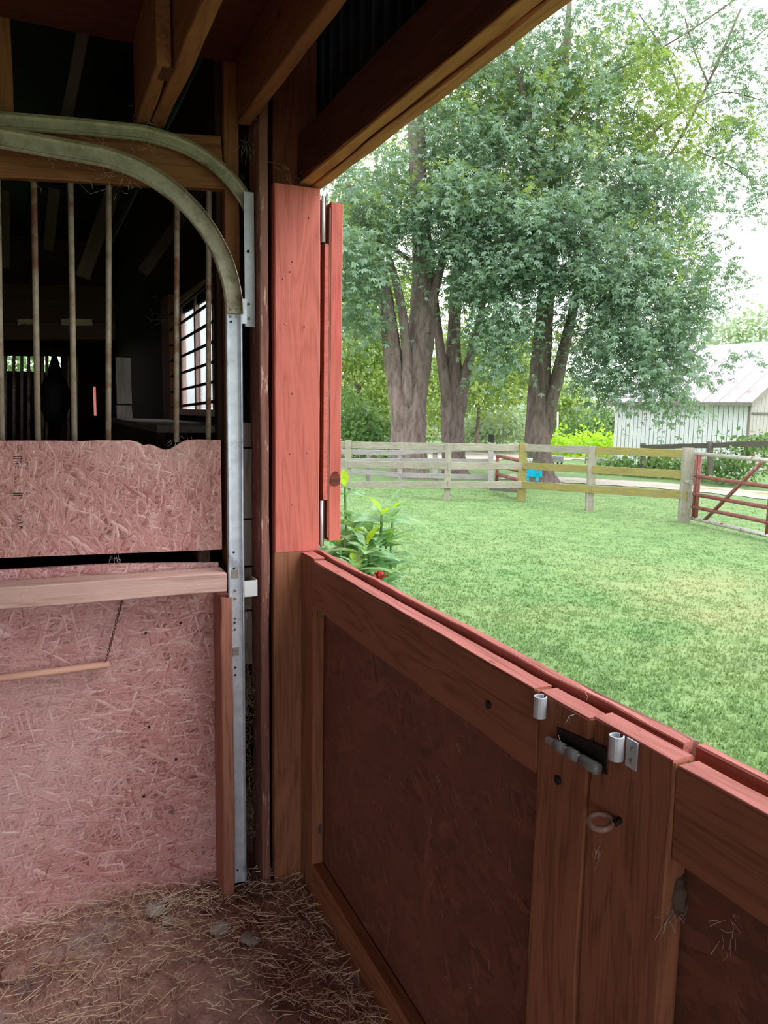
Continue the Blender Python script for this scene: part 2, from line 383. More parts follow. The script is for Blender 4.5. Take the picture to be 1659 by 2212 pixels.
# ================================================================== THE STALL
# floor: trodden dirt, uneven
nx, ny = 90, 206
gx, gy = np.meshgrid(np.linspace(-4.2, 0.84, nx), np.linspace(-5.0, 9.25, ny), indexing='ij')
gzv = 0.012*np.sin(gx*5.1+gy*3.3)+0.010*np.sin(gx*11.7-gy*8.1)+0.006*rng.normal(size=gx.shape)-0.03*np.clip(-gx*0.7+0.25, 0, 1)
V = np.stack([gx, gy, gzv-0.008], -1).reshape(-1, 3)
ii, jj = np.meshgrid(np.arange(nx-1), np.arange(ny-1), indexing='ij'); q = (ii*ny+jj).ravel()
floor = np_mesh('floor', V, np.stack([q, q+ny, q+ny+1, q+1], -1), M['soil'])
floor.data.polygons.foreach_set('use_smooth', [True]*len(floor.data.polygons))
tag(floor, 'trodden brown dirt floor of the stall strewn with straw', 'floor', 'structure')

# the strand board partition straight ahead
wb = thing('wall_back', (-0.4, 2.46, 0), 'stall partition of pink strand board with a pipe grille above', 'wall', 'structure')
top = [(-1.9, 1.135), (0.2, 1.118), (0.533, 1.10)]
slab('lower_panel', [(-1.9, -0.12), (0.515, -0.03)]+top[::-1], 2.46, 2.475, M['osb'], wb)
edge = [(0.545, 1.143), (0.545, 1.500), (0.47, 1.502)]
for px, py in ((400, 952), (388, 958), (380, 963), (368, 970), (356, 972), (345, 968), (332, 962), (322, 960), (310, 962), (298, 955), (280, 951), (250, 952), (215, 951), (180, 953), (120, 952), (60, 952), (0, 952)):
    p = onY(px, py, 2.46); edge.append((p[0], p[2]))
edge += [(-1.9, 1.50), (-1.9, 1.17), (-0.105, 1.157)]
slab('upper_panel', edge, 2.46, 2.475, M['osb_up'], wb)
a = onY(0, 1286, 2.37); b = onY(483, 1252, 2.37); d = (b-a)
board('rail', a-d*2.4, b, 0.062, 0.088, M['old'], wb, (0, 0, 1), 0.0012)
abox('stile', 0.512, 0.548, 2.335, 2.455, -0.02, 1.01, M['stile'], wb, 0.0012)
abox('backing_board', 0.47, 0.51, 2.478, 2.56, 0, 1.5, M['darkwood'], wb)
board('top_plate', onY(-900, 262, 2.48), onY(478, 355, 2.48), 0.155, 0.04, M['joist'], wb, (0, 0, 1), 0.0012)
for px in (2, 75, 154, 235, 382, 451):
    pa, pb = onY(px-2 if px < 200 else px, 390, 2.50), onY(px+(7 if px < 200 else -1), 955, 2.50)
    if px == 2: pa, pb = onY(-6, 380, 2.5), onY(4, 955, 2.5)
    tube('grille_bar', [pa, pa*0.5+pb*0.5, pb], 0.0085, M['pipe'], wb, 10)
for px in (-78, -160, -245): tube('grille_bar', [onY(px, 380, 2.5), onY(px+10, 955, 2.5)], 0.0085, M['pipe'], wb, 10)
abox('post', 0.566, 0.612, 2.46, 2.55, 0.0, 2.68, M['joist'], wb, 0.001)
abox('post', 0.547, 0.565, 2.50, 2.56, 1.48, 2.68, M['darkwood'], wb, 0.001)
abox('post', -0.075, -0.016, 2.47, 2.56, 2.37, 3.0, M['joist'], wb, 0.002)
# loose grey boards closing the slot behind the track
zt = [1.56, 1.475, 1.24, 1.08, 0.93, 0.74]
for i in range(5):
    sx = random.uniform(-0.006, 0.008)
    board('slot_board', (0.630+sx*.4, 2.468-0.003*(i % 2), zt[i]-0.004), (0.630+sx*.4, 2.468-0.003*(i % 2), zt[i+1]+0.003), 0.034+random.uniform(-.004, .003), 0.012, M['dead'], wb, (1, 0, 0), 0.001)

# faint, unreadable ink stamp on the upper panel
V, Fc = [], []
def ink(x0, y0, x1, y1):
    a_, b_ = onY(x0, y0, 2.4597), onY(x1, y1, 2.4597); n_ = len(V)
    V.extend([(a_[0], 2.4597, a_[2]), (b_[0], 2.4597, a_[2]), (b_[0], 2.4597, b_[2]), (a_[0], 2.4597, b_[2])]); V.extend([(x, 2.4601, z) for x, y, z in V[n_:n_+4]])
    Fc.extend([(n_+3, n_+2, n_+1, n_), (n_, n_+1, n_+5, n_+4), (n_+1, n_+2, n_+6, n_+5), (n_+2, n_+3, n_+7, n_+6), (n_+3, n_, n_+4, n_+7)])
for y_ in (985.5, 989.5, 1065, 1069.5): ink(28, y_, 48, y_+1.6)
for (xa_, xb_, ya_, yb_, n_) in ((36, 46, 961, 981, 14), (32, 49, 994, 1014, 26), (55, 63, 988, 1006, 9), (40, 48, 1074, 1079, 6), (36, 50, 1110, 1134, 24), (40, 50, 1136, 1146, 8)):
    for k in range(n_):
        x_, y_ = random.uniform(xa_, xb_-4), random.uniform(ya_, yb_-3)
        if random.random() < .5: ink(x_, y_, x_+random.uniform(2, 5), y_+.9)
        else: ink(x_, y_, x_+.9, y_+random.uniform(1.5, 3.5))
mesh_obj('ink_stamp', V, Fc, M['black'], wb)
# screws in the panels
for px, py, yy in ((315, 1367, 2.46), (322, 1570, 2.46), (310, 1720, 2.46), (390, 1345, 2.46), (380, 1640, 2.46)):
    p = onY(px, py, yy); tube('screw', [p+np.array([0, -0.004, 0]), p+np.array([0, 0.004, 0])], 0.004, M['black'], wb, 8)

# ceiling: plywood loft floor on joists
ce = thing('ceiling', (-1.5, 0, 2.64), 'dark plywood loft floor carried on rough wooden joists', 'ceiling', 'structure')
sheet('ceiling_panel', -4.2, 0.60, -5, 2.47, 2.645, 2.66, M['ceil'], ce)
abox('joist', 0.594, 0.632, -5, 2.40, 2.45, 2.645, M['joist'], ce, 0.0012)
abox('joist', 0.345, 0.385, -5, 2.45, 2.42, 2.645, M['joist'], ce, 0.0012)
abox('joist', 0.302, 0.338, 2.02, 2.45, 2.42, 2.645, M['joist'], ce, 0.0012)
for x in (-0.35, -0.95, -1.55, -2.15, -2.75): abox('joist', x, x+0.04, -5, 2.45, 2.42, 2.645, M['joist'], ce)
abox('hanger', 0.318, 0.345, 2.03, 2.11, 2.42, 2.645, M['beam'], ce)

# the outer wall with the wide opening
wr = thing('wall_right', (0.8, 0, 0), 'outer barn wall with wide opening and red posts', 'wall', 'structure')
abox('lintel_board', 0.780, 0.818, -5, 2.41, 2.305, 2.452, M['beam'], wr, 0.0016, 0.006)
abox('lintel_board', 0.822, 0.852, -5, 2.40, 2.300, 2.452, M['joist'], wr, 0.0014)
M['lintel_lit'] = wood('lit_underside_wood', L(150, 94, 58), L(204, 144, 96), 0.8)  # lawn bounce on the lintel underside, painted as thin brighter strips
abox('lit_underside_strip', 0.781, 0.816, -5, 2.412, 2.2955, 2.3045, M['lintel_lit'], wr, 0.0012, 0.002); abox('lit_underside_strip', 0.8195, 0.853, -5, 2.402, 2.290, 2.2990, M['lintel_lit'], wr, 0.0014, 0.002)
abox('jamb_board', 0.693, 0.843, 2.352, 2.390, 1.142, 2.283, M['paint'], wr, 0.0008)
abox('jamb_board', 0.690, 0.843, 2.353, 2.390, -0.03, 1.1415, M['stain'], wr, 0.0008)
abox('post', 0.700, 0.842, 2.391, 2.53, -0.03, 3.2, M['stain_dark'], wr)
abox('trim_board', 0.648, 0.676, 2.36, 2.48, -0.03, 2.62, M['trim'], wr, 0.001)
for px, py in ((632, 565), (627, 587), (668, 470), (616, 700), (658, 705), (627, 980), (664, 978), (631, 1090), (612, 602), (632, 850)):
    p = onY(px, py, 2.352); tube('nail_head', [p+np.array([0, -0.0015, 0]), p+np.array([0, 0.003, 0])], 0.003, M['rust'], wr, 7)
# dark ribbed metal above the lintel
V, Fc = [], []
for i in range(0, 122):
    y = -5+i*0.08
    for k, (dy, dx) in enumerate(((0, 0), (0.02, 0), (0.03, 0.018), (0.05, 0.018), (0.06, 0))):
        V += [(0.865+dx, y+dy, 2.40), (0.865+dx, y+dy, 3.35)]
for i in range(len(V)//2-1): Fc.append((2*i, 2*i+2, 2*i+3, 2*i+1))
mesh_obj('metal_siding', V, Fc, M['dark_metal'], wr)
# exterior wall beyond the partition
for i, (y0, y1, z0, z1) in enumerate(((2.53, 3.93, 0, 3.35), (4.88, 9.2, 0, 3.35), (3.93, 4.88, 0, 1.57), (3.93, 4.88, 2.27, 3.35))):
    sheet('wall_panel', 0.85, 0.868, y0, y1, z0-0.1, z1, M['darkwood'], wr)
rf = thing('roof_1', (-1.5, 2, 3.36), 'dark barn roof closed above the loft', 'roof', 'structure')
sheet('roof_panel', -4.4, 1.25, -5.2, 9.4, 3.36, 3.40, M['dark_metal'], rf)
wl = thing('wall_left', (-4.2, 0, 0), 'dark boarded barn wall across the aisle with unseen doorway added for fill light', 'wall', 'structure')
sheet('wall_panel', -4.25, -4.2, -2.6, 9.2, -0.1, 3.36, M['darkwood'], wl); sheet('wall_panel', -4.25, -4.2, -5, -2.6, 2.1, 3.36, M['darkwood'], wl)  # doorway out of view, added to let light onto the inner door faces

# ---- lower half doors
d1 = thing('door_1', (0.8, 1.6, 0), 'lower half door nearest the red jamb, knotted brown top rail', 'door', 'structure')
abox('stile', 0.780, 0.818, 2.229, 2.347, -0.03, 1.137, M['stain'], d1, 0.0008)
board('top_rail', (0.799, 1.047, 1.0455), (0.799, 2.227, 1.056), 0.148, 0.038, M['stain'], d1, (0, 0, 1), 0.0016)
abox('bottom_rail', 0.780, 0.818, 1.047, 2.227, -0.02, 0.112, M['stain'], d1, 0.001)
abox('stile', 0.780, 0.818, 0.912, 1.043, 0.012, 1.121, M['stain'], d1, 0.0014)
sheet('panel', 0.820, 0.826, 0.912, 2.345, -0.04, 1.105, M['ply'], d1)
board('outer_board', (0.840, 0.77, 1.060), (0.840, 2.345, 1.070), 0.150, 0.020, M['paint_top'], d1, (0, 0, 1), 0.0018, 30, 0.002)
board('splinter_strip', (0.8615, 0.775, 1.062), (0.8575, 1.30, 1.058), 0.136, 0.014, M['trim'], d1, (0, 0, 1), 0.0018, 14, 0.002)
board('cap_strip', (0.8, 1.06, 1.1205), (0.8, 2.225, 1.1315), 0.0375, 0.004, M['paint_top'], d1, (1, 0, 0), 0.0007)
board('cap_strip', (0.8, 0.914, 1.1225), (0.8, 1.043, 1.1225), 0.0375, 0.004, M['paint_top'], d1, (1, 0, 0), 0.0009)
board('cap_strip', (0.8, 2.231, 1.1385), (0.8, 2.345, 1.1385), 0.0375, 0.004, M['paint_top'], d1, (1, 0, 0), 0.0005)

d2 = thing('door_2', (0.8, 0.2, 0), 'lower half door beside the first, with ring pull and bolt', 'door', 'structure')
abox('stile', 0.780, 0.818, 0.736, 0.905, 0.012, 1.128, M['stain'], d2, 0.0014)
abox('top_rail', 0.784, 0.822, -0.45, 0.733, 0.986, 1.124, M['stain'], d2, 0.0012)
abox('bottom_rail', 0.784, 0.822, -0.45, 0.733, 0.012, 0.112, M['stain'], d2)
abox('stile', 0.780, 0.818, -0.56, -0.452, 0.012, 1.13, M['stain'], d2)
sheet('panel', 0.824, 0.834, -0.56, 0.905, -0.04, 1.09, M['ply'], d2)
abox('outer_board', 0.850, 0.872, -0.56, 0.764, 0.985, 1.131, M['paint_top'], d2, 0.0010)
board('cap_strip', (0.8, 0.738, 1.1295), (0.8, 0.903, 1.1295), 0.0375, 0.004, M['paint_top'], d2, (1, 0, 0), 0.0007)
board('cap_strip', (0.803, -0.45, 1.1255), (0.803, 0.731, 1.1255), 0.0375, 0.004, M['paint_top'], d2, (1, 0, 0), 0.0006)
abox('outer_stile', 0.85, 0.872, 0.60, 0.764, 0.03, 0.98, M['paint'], d2)
# hardware on the doors
def keeper(px, py, parent, plate):
    p = onX(px, py, 0.78); c = Vector((0.7685, float(p[1]), float(p[2])))
    V, Fc = [], []; n = 14; r0, r1, h = 0.0112, 0.0088, 0.037
    for z in (0, -h):
        for rr in (r0, r1):
            for k in range(n):
                a_ = math.radians(25+310*k/(n-1)); V.append((c.x+rr*math.cos(a_), c.y+rr*math.sin(a_), c.z+z))
    for k in range(n-1):
        A, B, Cc, D = k, n+k, 2*n+k, 3*n+k
        Fc += [(A, A+1, Cc+1, Cc), (B+1, B, D, D+1), (A+1, A, B, B+1), (Cc, Cc+1, D+1, D)]
    Fc += [(0, 2*n, 3*n, n), (n-1, 2*n-1, 4*n-1, 3*n-1)]
    o = mesh_obj('bolt_keeper', V, Fc, M['steel'], parent, False); tag(o, 'bright galvanised U-shaped keeper')
    if plate:
        sheet('keeper_plate', 0.777, 0.7795, c.y-0.033, c.y-0.011, c.z-0.043, c.z, M['steel'], o)
        for zz in (-0.013, -0.031): tube('screw', [(0.7775, c.y-0.024, c.z+zz), (0.7755, c.y-0.024, c.z+zz)], 0.0035, M['steel_dusty'], o, 8)
keeper(1180, 1502, d1, False); keeper(1346, 1586, d2, True)
p = onX(1190, 1596, 0.772); q = onX(1298, 1660, 0.772); p, q = Vector([0.766, float(p[1]), float(p[2])]), Vector([0.766, float(q[1]), float(q[2])])
e = (q-p)
sl = board('bolt_plate', Vector((0.7785, p.y-0.01, p.z+0.002)), Vector((0.7785, q.y-0.004, q.z+0.012)), 0.042, 0.003, M['black'], d2, (0, 0, 1))
tag(sl, 'black plate of barrel bolt')
tube('bolt_rod', [p, p+e*0.5, q], 0.0065, M['steel'], sl, 10)
for t0, t1 in ((0.17, 0.36), (0.44, 0.62), (0.70, 1.0)): tube('bolt_sleeve', [p+e*t0, p+e*t1], 0.0095, M['tool'], sl, 12)
p = onX(1310, 1775, 0.765)
rg = ring('ring_pull', (0.757, p[1]+0.004, p[2]), 0.0168, 0.0046, (-0.22, -0.14, 1), M['rust'], d2); tag(rg, 'rusty round ring pull')
tube('staple', [(0.785, p[1]-0.012, p[2]+0.008), (0.770, p[1]-0.012, p[2]+0.002)], 0.005, M['black'], rg, 8)
for px, py, par in ((1055, 1522, d1), (1205, 1685, d1)):
    p = onX(px, py, 0.78); tube('knot', [(0.7775, p[1], p[2]), (0.785, p[1], p[2])], [0.008, 0.008], M['black'], par, 9)
# bent spider-web dirt in the corner between stile and rail
d3 = thing('door_3', (0.9, 2.6, 1.15), 'red upper half door folded back outside against the wall, edge on', 'door', 'structure')
abox('inner_board', 0.879, 0.894, 2.415, 3.5, 1.30, 2.135, M['paint'], d3, 0.0006)
abox('core_board', 0.8745, 0.902, 2.445, 3.5, 1.165, 2.255, M['stain_dark'], d3)
abox('outer_stile', 0.903, 0.946, 2.425, 2.57, 1.158, 2.268, M['paint'], d3, 0.0009)
abox('edge_strip', 0.8955, 0.9015, 2.42, 2.50, 1.17, 2.25, M['trim'], d3, 0.0006)
sheet('outer_panel', 0.903, 0.93, 2.57, 3.5, 1.16, 2.26, M['paint'], d3)
for z0, z1 in ((2.135, 2.275), (1.145, 1.30)):
    h = tube('hinge', [(0.866, 2.395, z0), (0.866, 2.395, z1)], 0.0055, M['steel'], d3, 10)
    sheet('hinge_leaf', 0.871, 0.877, 2.40, 2.44, z0, z1, M['stain_dark'], h)
p = onY(725, 1035, 2.42); V = []
for k in range(11): V.append((p[0]+0.02*math.cos(k*.571)*random.uniform(.7, 1.1), 2.4225, p[2]+0.035*math.sin(k*.571)*random.uniform(.7, 1.1)))
V += [(x, 2.43, z) for x, y, z in V[:11]]
mesh_obj('knot', V, [tuple(range(11))[::-1]]+[(k, (k+1) % 11, 11+(k+1) % 11, 11+k) for k in range(11)], M['stain_dark'], d3)

# ---- overhead door tracks
def sweep(name, path, w, lip, y0, mat, parent, th=0.0022):
    """galvanised channel bent along a path in the XZ plane, lips towards the stall"""
    a = w/2
    outer = [(-a+0.004, -lip), (-a, -lip+0.005), (-a, -0.012), (-a+0.004, -0.004), (-a+0.012, 0), (a-0.012, 0), (a-0.004, -0.004), (a, -0.012), (a, -lip+0.005), (a-0.003, -lip-0.006)]
    inner = [(x*(a-th)/a, y-th if -a+0.01 < x < a-0.01 else y-th*0.4) for x, y in outer[::-1]]
    prof = outer+inner; m = len(prof); V, Fc = [], []
    P = [Vector((float(x), 0, float(z))) for x, z in path]
    for i, p in enumerate(P):
        tn = (P[min(i+1, len(P)-1)]-P[max(i-1, 0)]).normalized(); nr = Vector((tn.z, 0, -tn.x))
        for x, y in prof: q_ = p+nr*x; V.append((q_.x, y0+y, q_.z))
    for i in range(len(P)-1):
        for k in range(m): Fc.append((i*m+k, (i+1)*m+k, (i+1)*m+(k+1) % m, i*m+(k+1) % m))
    Fc += [tuple(range(m)), tuple((len(P)-1)*m+k for k in range(m-1, -1, -1))]
    o = mesh_obj(name, V, Fc, mat, parent, False)
    return o
tk = thing('door_track', (0.56, 2.34, 0), 'galvanised steel overhead door track, vertical then curving along the partition', 'track')
vert = [(0.563+0.003*0, z) for z in np.linspace(0.03, 1.885, 8)]
sweep('vertical_channel', vert, 0.05, 0.007, 2.352, M['steel'], tk)
arc = [(0.563-0.40*(1-math.cos(t_)), 1.885+0.40*math.sin(t_)) for t_ in np.linspace(0.0, math.radians(84), 26)]
arc += [(x, arc[-1][1]+(arc[-1][0]-x)*0.04) for x in (0.05, -0.2, -0.6, -1.2)]
sweep('curved_channel', arc, 0.056, 0.018, 2.350, M['steel_dusty'], tk)
for py in (668, 684): 
    for px in (498, 511):
        p = onY(px, py, 2.35); tube('rivet', [p+np.array([0, -0.004, 0]), p], 0.0035, M['steel_dusty'], tk, 8)
for py in (1193, 1228, 1345, 1360, 1410, 1442, 1458, 695, 1880):
    p = onY(505+(py-1193)*0.012, py, 2.3485); tube('hole', [p+np.array([0, -0.0015, 0]), p], 0.0034, M['hole'], tk, 8)
for py in (1240, 1407):
    p = onY(507+(py-1193)*0.012, py, 2.3485); sheet('slot', p[0]-0.010, p[0]+0.010, 2.3466, 2.3488, p[2]-0.013, p[2]+0.013, M['dead'], tk)
for py in (1275, 1292, 1335):
    p = onY(508, py, 2.3485); tube('bolt_head', [p+np.array([0, -0.003, 0]), p], 0.0045, M['steel_dusty'], tk, 6)
p = onY(544, 1271, 2.36); sheet('wall_bracket', p[0]-0.03, p[0]+0.018, 2.358, 2.362, p[2]-0.026, p[2]+0.026, M['far_white'], tk)
sheet('wall_bracket', p[0]+0.015, p[0]+0.019, 2.362, 2.42, p[2]-0.026, p[2]+0.026, M['far_white'], tk)
p = onY(487, 1322, 2.345); sheet('hook_plate', p[0]-0.006, p[0]+0.012, 2.353, 2.358, p[2]-0.022, p[2]+0.022, M['far_white'], tk)
p = onY(522, 672, 2.36); sheet('flag_bracket', p[0]-0.012, p[0]+0.014, 2.352, 2.356, p[2]-0.038, p[2]+0.036, M['steel'], tk)

tk2 = thing('door_track', (0.45, 2.42, 2.2), 'upper of the two bent door tracks, ending on flat steel strap', 'track')
up = [(-1.2, 2.31), (-0.5, 2.335), (-0.05, 2.362), (0.15, 2.378), (0.29, 2.386)]
up = up+[tuple(v) for v in spline([(0.33, 2.387), (0.42, 2.374), (0.50, 2.345), (0.57, 2.298), (0.622, 2.238), (0.648, 2.19)], 4)]
sweep('curved_channel', up[::-1], 0.046, 0.014, 2.43, M['steel_dusty'], tk2)
a, b = onY(537, 415, 2.405), onY(540, 706, 2.405)
stp = board('strap', a, b, 0.032, 0.004, M['steel'], tk2, (1, 0, 0))
for px, py in ((536, 543), (537, 657), (538, 688)):
    p = onY(px, py, 2.4015); tube('bolt_head' if py > 600 else 'hole', [p+np.array([0, -0.002, 0]), p], 0.0045, M['steel_dusty'] if py > 600 else M['hole'], stp, 8)
p = onY(524, 382, 2.405); tube('hole', [p+np.array([0, 0.004, 0]), p+np.array([0, 0.012, 0])], 0.010, M['hole'], tk2, 10)

# ---- stick hanging on a chain under the rail
st = thing('hanging_stick', onY(120, 1450, 2.42), 'pale wooden stick hanging level from a thin rusty chain', 'stick')
pa, pb = onY(-260, 1499, 2.42), onY(236, 1435, 2.42)
tube('rod', [pa, pa*.5+pb*.5, pb], 0.0108, M['rod'], st, 12)
c0, c1 = onY(266, 1288, 2.44), onY(229, 1428, 2.415); V, Fc = [], []
n = 22
for i in range(n):
    c = Vector(c0)*(1-(i+.5)/n)+Vector(c1)*((i+.5)/n); dr = (Vector(c1)-Vector(c0)).normalized(); sd = Vector((0, 1, 0)) if i % 2 else dr.cross(Vector((0, 1, 0)))
    pts = [c+dr*0.0062*math.cos(t_)+sd*0.0032*math.sin(t_) for t_ in np.linspace(0, 2*math.pi, 9)]
    v, f = tube_data(pts, 0.0015, 5, False, len(V)); V += v; Fc += f
mesh_obj('chain', V, Fc, M['chain'], st, True)

# ================================================================== BEYOND THE GRILLE
w1 = thing('window_1', (0.86, 4.4, 1.57), 'bright dusty window in the far stall crossed by horizontal rods', 'window', 'structure')
sheet('pane', 0.858, 0.862, 3.98, 4.40, 1.60, 2.23, M['glass'], w1); sheet('pane', 0.858, 0.862, 4.44, 4.83, 1.60, 2.23, M['glass'], w1)
for y in (3.945, 4.42, 4.865): abox('window_frame', 0.838, 0.87, y-0.02, y+0.02, 1.57, 2.27, M['old'], w1)
abox('window_frame', 0.838, 0.87, 3.93, 4.88, 2.235, 2.27, M['old'], w1); abox('window_sill', 0.80, 0.89, 3.9, 4.9, 1.56, 1.595, M['old'], w1)
for z in (1.62, 1.715, 1.81, 1.905, 2.0, 2.095, 2.19):
    tube('window_rod', [(0.80, 3.5, z+0.02), (0.80, 4.3, z), (0.80, 5.25, z-0.02)], 0.008, M['black'], w1, 8)
abox('window_post', 0.79, 0.85, 5.0, 5.3, 1.5, 2.3, M['stain'], w1)
# hay ledge under the window
lg = thing('feed_ledge', (0.6, 4.0, 0), 'dark feed ledge below the rod-crossed window', 'ledge')
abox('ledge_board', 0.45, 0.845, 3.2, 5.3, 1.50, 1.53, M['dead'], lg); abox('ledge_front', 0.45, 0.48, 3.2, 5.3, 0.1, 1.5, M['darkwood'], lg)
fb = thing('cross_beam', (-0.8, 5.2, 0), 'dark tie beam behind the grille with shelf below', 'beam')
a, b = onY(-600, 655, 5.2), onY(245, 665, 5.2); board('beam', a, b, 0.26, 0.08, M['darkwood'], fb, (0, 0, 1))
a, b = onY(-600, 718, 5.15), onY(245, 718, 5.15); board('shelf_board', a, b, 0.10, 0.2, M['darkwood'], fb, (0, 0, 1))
for i, (px0, px1, py) in enumerate(((38, 72, 697), (132, 198, 697))):
    a, b = onY(px0, py, 5.08), onY(px1, py, 5.08)
    tag(board('rag', a, b, 0.035, 0.09, M['hay'], None, (0, 0, 1), 0.004), ('short pale rag on the shelf behind the second bar', 'longer pale rag on the shelf behind the third bar')[i], 'rag')
for i, (a, b, w_, lab) in enumerate((((262, 365), (178, 600), 0.06, 'grey diagonal brace behind the third and fourth grille bars'), ((470, 358), (308, 590), 0.05, 'thin diagonal brace reaching towards the rod-crossed window'),
        ((186, 40), (142, 262), 0.04, 'slanting rafter end above the bent tracks'), ((12, 415), (13, 580), 0.035, 'thin dark strut behind the first grille bar'), ((118, 410), (104, 540), 0.05, 'short dim strut behind the second and third grille bars'))):
    dd = 3.6 if i < 2 else (3.0 if i == 2 else 4.2)
    tag(board('brace', onY(*a, dd), onY(*b, dd), w_, 0.04, M['dim'], rf, (1, 0, 0), 0.001), lab)
wf = thing('wall_far', (-1.5, 9.0, 0), 'black far end wall of the barn with lit opening', 'wall', 'structure')
XA, XB, XC = onY(133, 780, 9.2)[0], onY(202, 866, 9.2)[0], onY(208, 866, 9.2)[0]; ZA, ZB = onY(205, 835, 9.2)[2], onY(205, 898, 9.2)[2]; ZD, ZC = onY(70, 764, 9.2)[2], onY(70, 803, 9.2)[2]
for (x0, x1, z0, z1) in ((-4.2, -1.1, -0.1, 3.36), (XA, XB, -0.1, 3.36), (XC, 0.85, -0.1, 3.36), (XB, XC, -0.1, ZB), (XB, XC, ZA, 3.36), (-1.1, XA, -0.1, ZC), (-1.1, XA, ZD, 3.36)):
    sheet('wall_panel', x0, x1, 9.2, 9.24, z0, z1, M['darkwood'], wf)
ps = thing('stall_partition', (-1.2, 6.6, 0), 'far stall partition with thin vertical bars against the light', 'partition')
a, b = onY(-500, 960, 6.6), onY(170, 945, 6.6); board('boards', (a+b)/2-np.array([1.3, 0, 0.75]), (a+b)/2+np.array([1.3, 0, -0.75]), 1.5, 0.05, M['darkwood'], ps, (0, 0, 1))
a, b = onY(-500, 755, 6.6), onY(170, 760, 6.6); board('top_rail', a, b, 0.07, 0.05, M['darkwood'], ps, (0, 0, 1))
for px in (-60, -20, 12, 30, 47, 62, 92, 101, 148, 166):
    tube('bar', [onY(px, 760, 6.6), onY(px, 950, 6.6)], 0.012, M['pipe'], ps, 7)
for px in (82, 140): board('post', onY(px, 750, 6.62), onY(px, 955, 6.62), 0.06, 0.05, M['darkwood'], ps, (1, 0, 0))
# dark sack silhouetted there
P = [onY(118, y_, 6.66) for y_ in (762, 800, 815, 840, 880, 910, 932)]
tag(tube('feed_sack', P, [0.012, 0.05, 0.1, 0.13, 0.13, 0.10, 0.03], M['black'], None, 12), 'dark sack hanging among the far stall bars', 'sack')
pp = thing('plank_post', onY(265, 900, 5.0)*np.array([1, 1, 0]), 'dim grey split post beside the dark gap', 'post')
abox('plank', *[v for v in (onY(249, 800, 5.0)[0], onY(282, 800, 5.0)[0])], 5.0, 5.08, 1.62, 1.9, M['dead'], pp, 0.003); abox('plank', onY(249, 800, 5.0)[0], onY(284, 800, 5.0)[0], 5.0, 5.08, 0, 1.61, M['dead'], pp, 0.003)

# ================================================================== STRAW, STONES, COBWEBS
def strands(name, n, sampler, mat, ln=(0.03, 0.16), wd=0.0016, parent=None, flat=True, bend=0.07):
    V, Fc = [], []
    for i in range(n):
        p, az, el = sampler(); l_ = random.uniform(*ln)*random.uniform(.4, 1); w_ = wd*random.uniform(.6, 1.4); k = 4 if l_ > 0.05 else 3
        d = np.array([math.cos(az)*math.cos(el), math.sin(az)*math.cos(el), math.sin(el)]); s = np.array([-math.sin(az), math.cos(az), 0.0]); u_ = np.cross(d, s)
        bd = random.gauss(0, bend)*l_; b0 = len(V)
        for j in range(k):
            t_ = j/(k-1); c = p+d*(t_-.5)*l_+s*bd*(4*(t_-.5)**2)+np.array([0, 0, 0.006*l_*random.random()])
            V += [c+s*w_*.5, c-s*w_*.5, c+u_*w_*0.7]
        for j in range(k-1):
            a_ = b0+3*j
            for m in range(3): Fc.append((a_+m, a_+(m+1) % 3, a_+3+(m+1) % 3, a_+3+m))
    return mesh_obj(name, V, Fc, mat, parent)
def fz(x, y): return 0.012*math.sin(x*5.1+y*3.3)+0.010*math.sin(x*11.7-y*8.1)-0.03*min(1, max(0, -x*0.7+0.25))-0.004
def s_floor():
    while True:
        x, y = random.uniform(-0.9, 0.77), random.uniform(0.9, 2.44)
        dw = min(2.44-y, 0.79-x); pr = 0.12+0.9*math.exp(-dw/0.12)+0.45*math.exp(-((x-0.1)**2+(y-2.05)**2)/0.05)+0.3*(math.sin(x*7+y*5) > 0.3)
        if random.random() < pr: break
    pile = 0.05*math.exp(-dw/0.07)*random.random()
    return np.array([x, y, fz(x, y)+0.006+pile+0.01*random.random()]), random.uniform(0, 6.28), random.gauss(0, 0.16+4*pile)
tag(strands('straw', 5200, s_floor, M['straw'], (0.02, 0.10)), 'loose pale straw scattered over the dirt floor', 'straw', 'stuff')
def s_slot():
    z = random.uniform(0.12, 0.72) if random.random() < .8 else random.uniform(0.6, 0.75)
    return np.array([random.uniform(0.595, 0.645), random.uniform(2.44, 2.52), z]), random.uniform(0, 6.28), random.uniform(-1.5, 1.5)
tag(strands('hay', 420, s_slot, M['hay'], (0.03, 0.12), 0.0014), 'dusty hay wisps stuffed in the slot behind the track', 'hay', 'stuff')
webs = []
def web(p, n, r_, dn):
    for i in range(n):
        a_ = np.array(p)+rng.normal(0, r_, 3)*np.array([1, .5, 1]); b_ = a_+rng.normal(0, r_, 3)*np.array([1, .4, .6])+np.array([0, 0, -dn*random.random()])
        webs.append([a_, (a_+b_)/2+rng.normal(0, r_*0.25, 3), b_])
for px, py, yy, n, r_, dn in ((300, 290, 2.32, 22, .03, .02), (160, 350, 2.3, 16, .05, .02), (535, 310, 2.42, 20, .012, .06), (535, 225, 2.36, 14, .015, .04), (270, 380, 2.31, 20, .02, .03), (245, 1203, 2.45, 16, .012, .03), (390, 960, 2.44, 26, .015, .04), (445, 880, 3.0, 16, .05, .03), (620, 370, 2.33, 8, .02, .01), (330, 690, 3.2, 10, .05, .02),
        (60, 1300, 2.32, 14, .06, .03), (400, 1270, 2.32, 12, .03, .05), (690, 420, 2.36, 10, .01, .02), (520, 1320, 2.33, 10, .02, .03)):
    web(onY(px, py, yy), n, r_, dn)
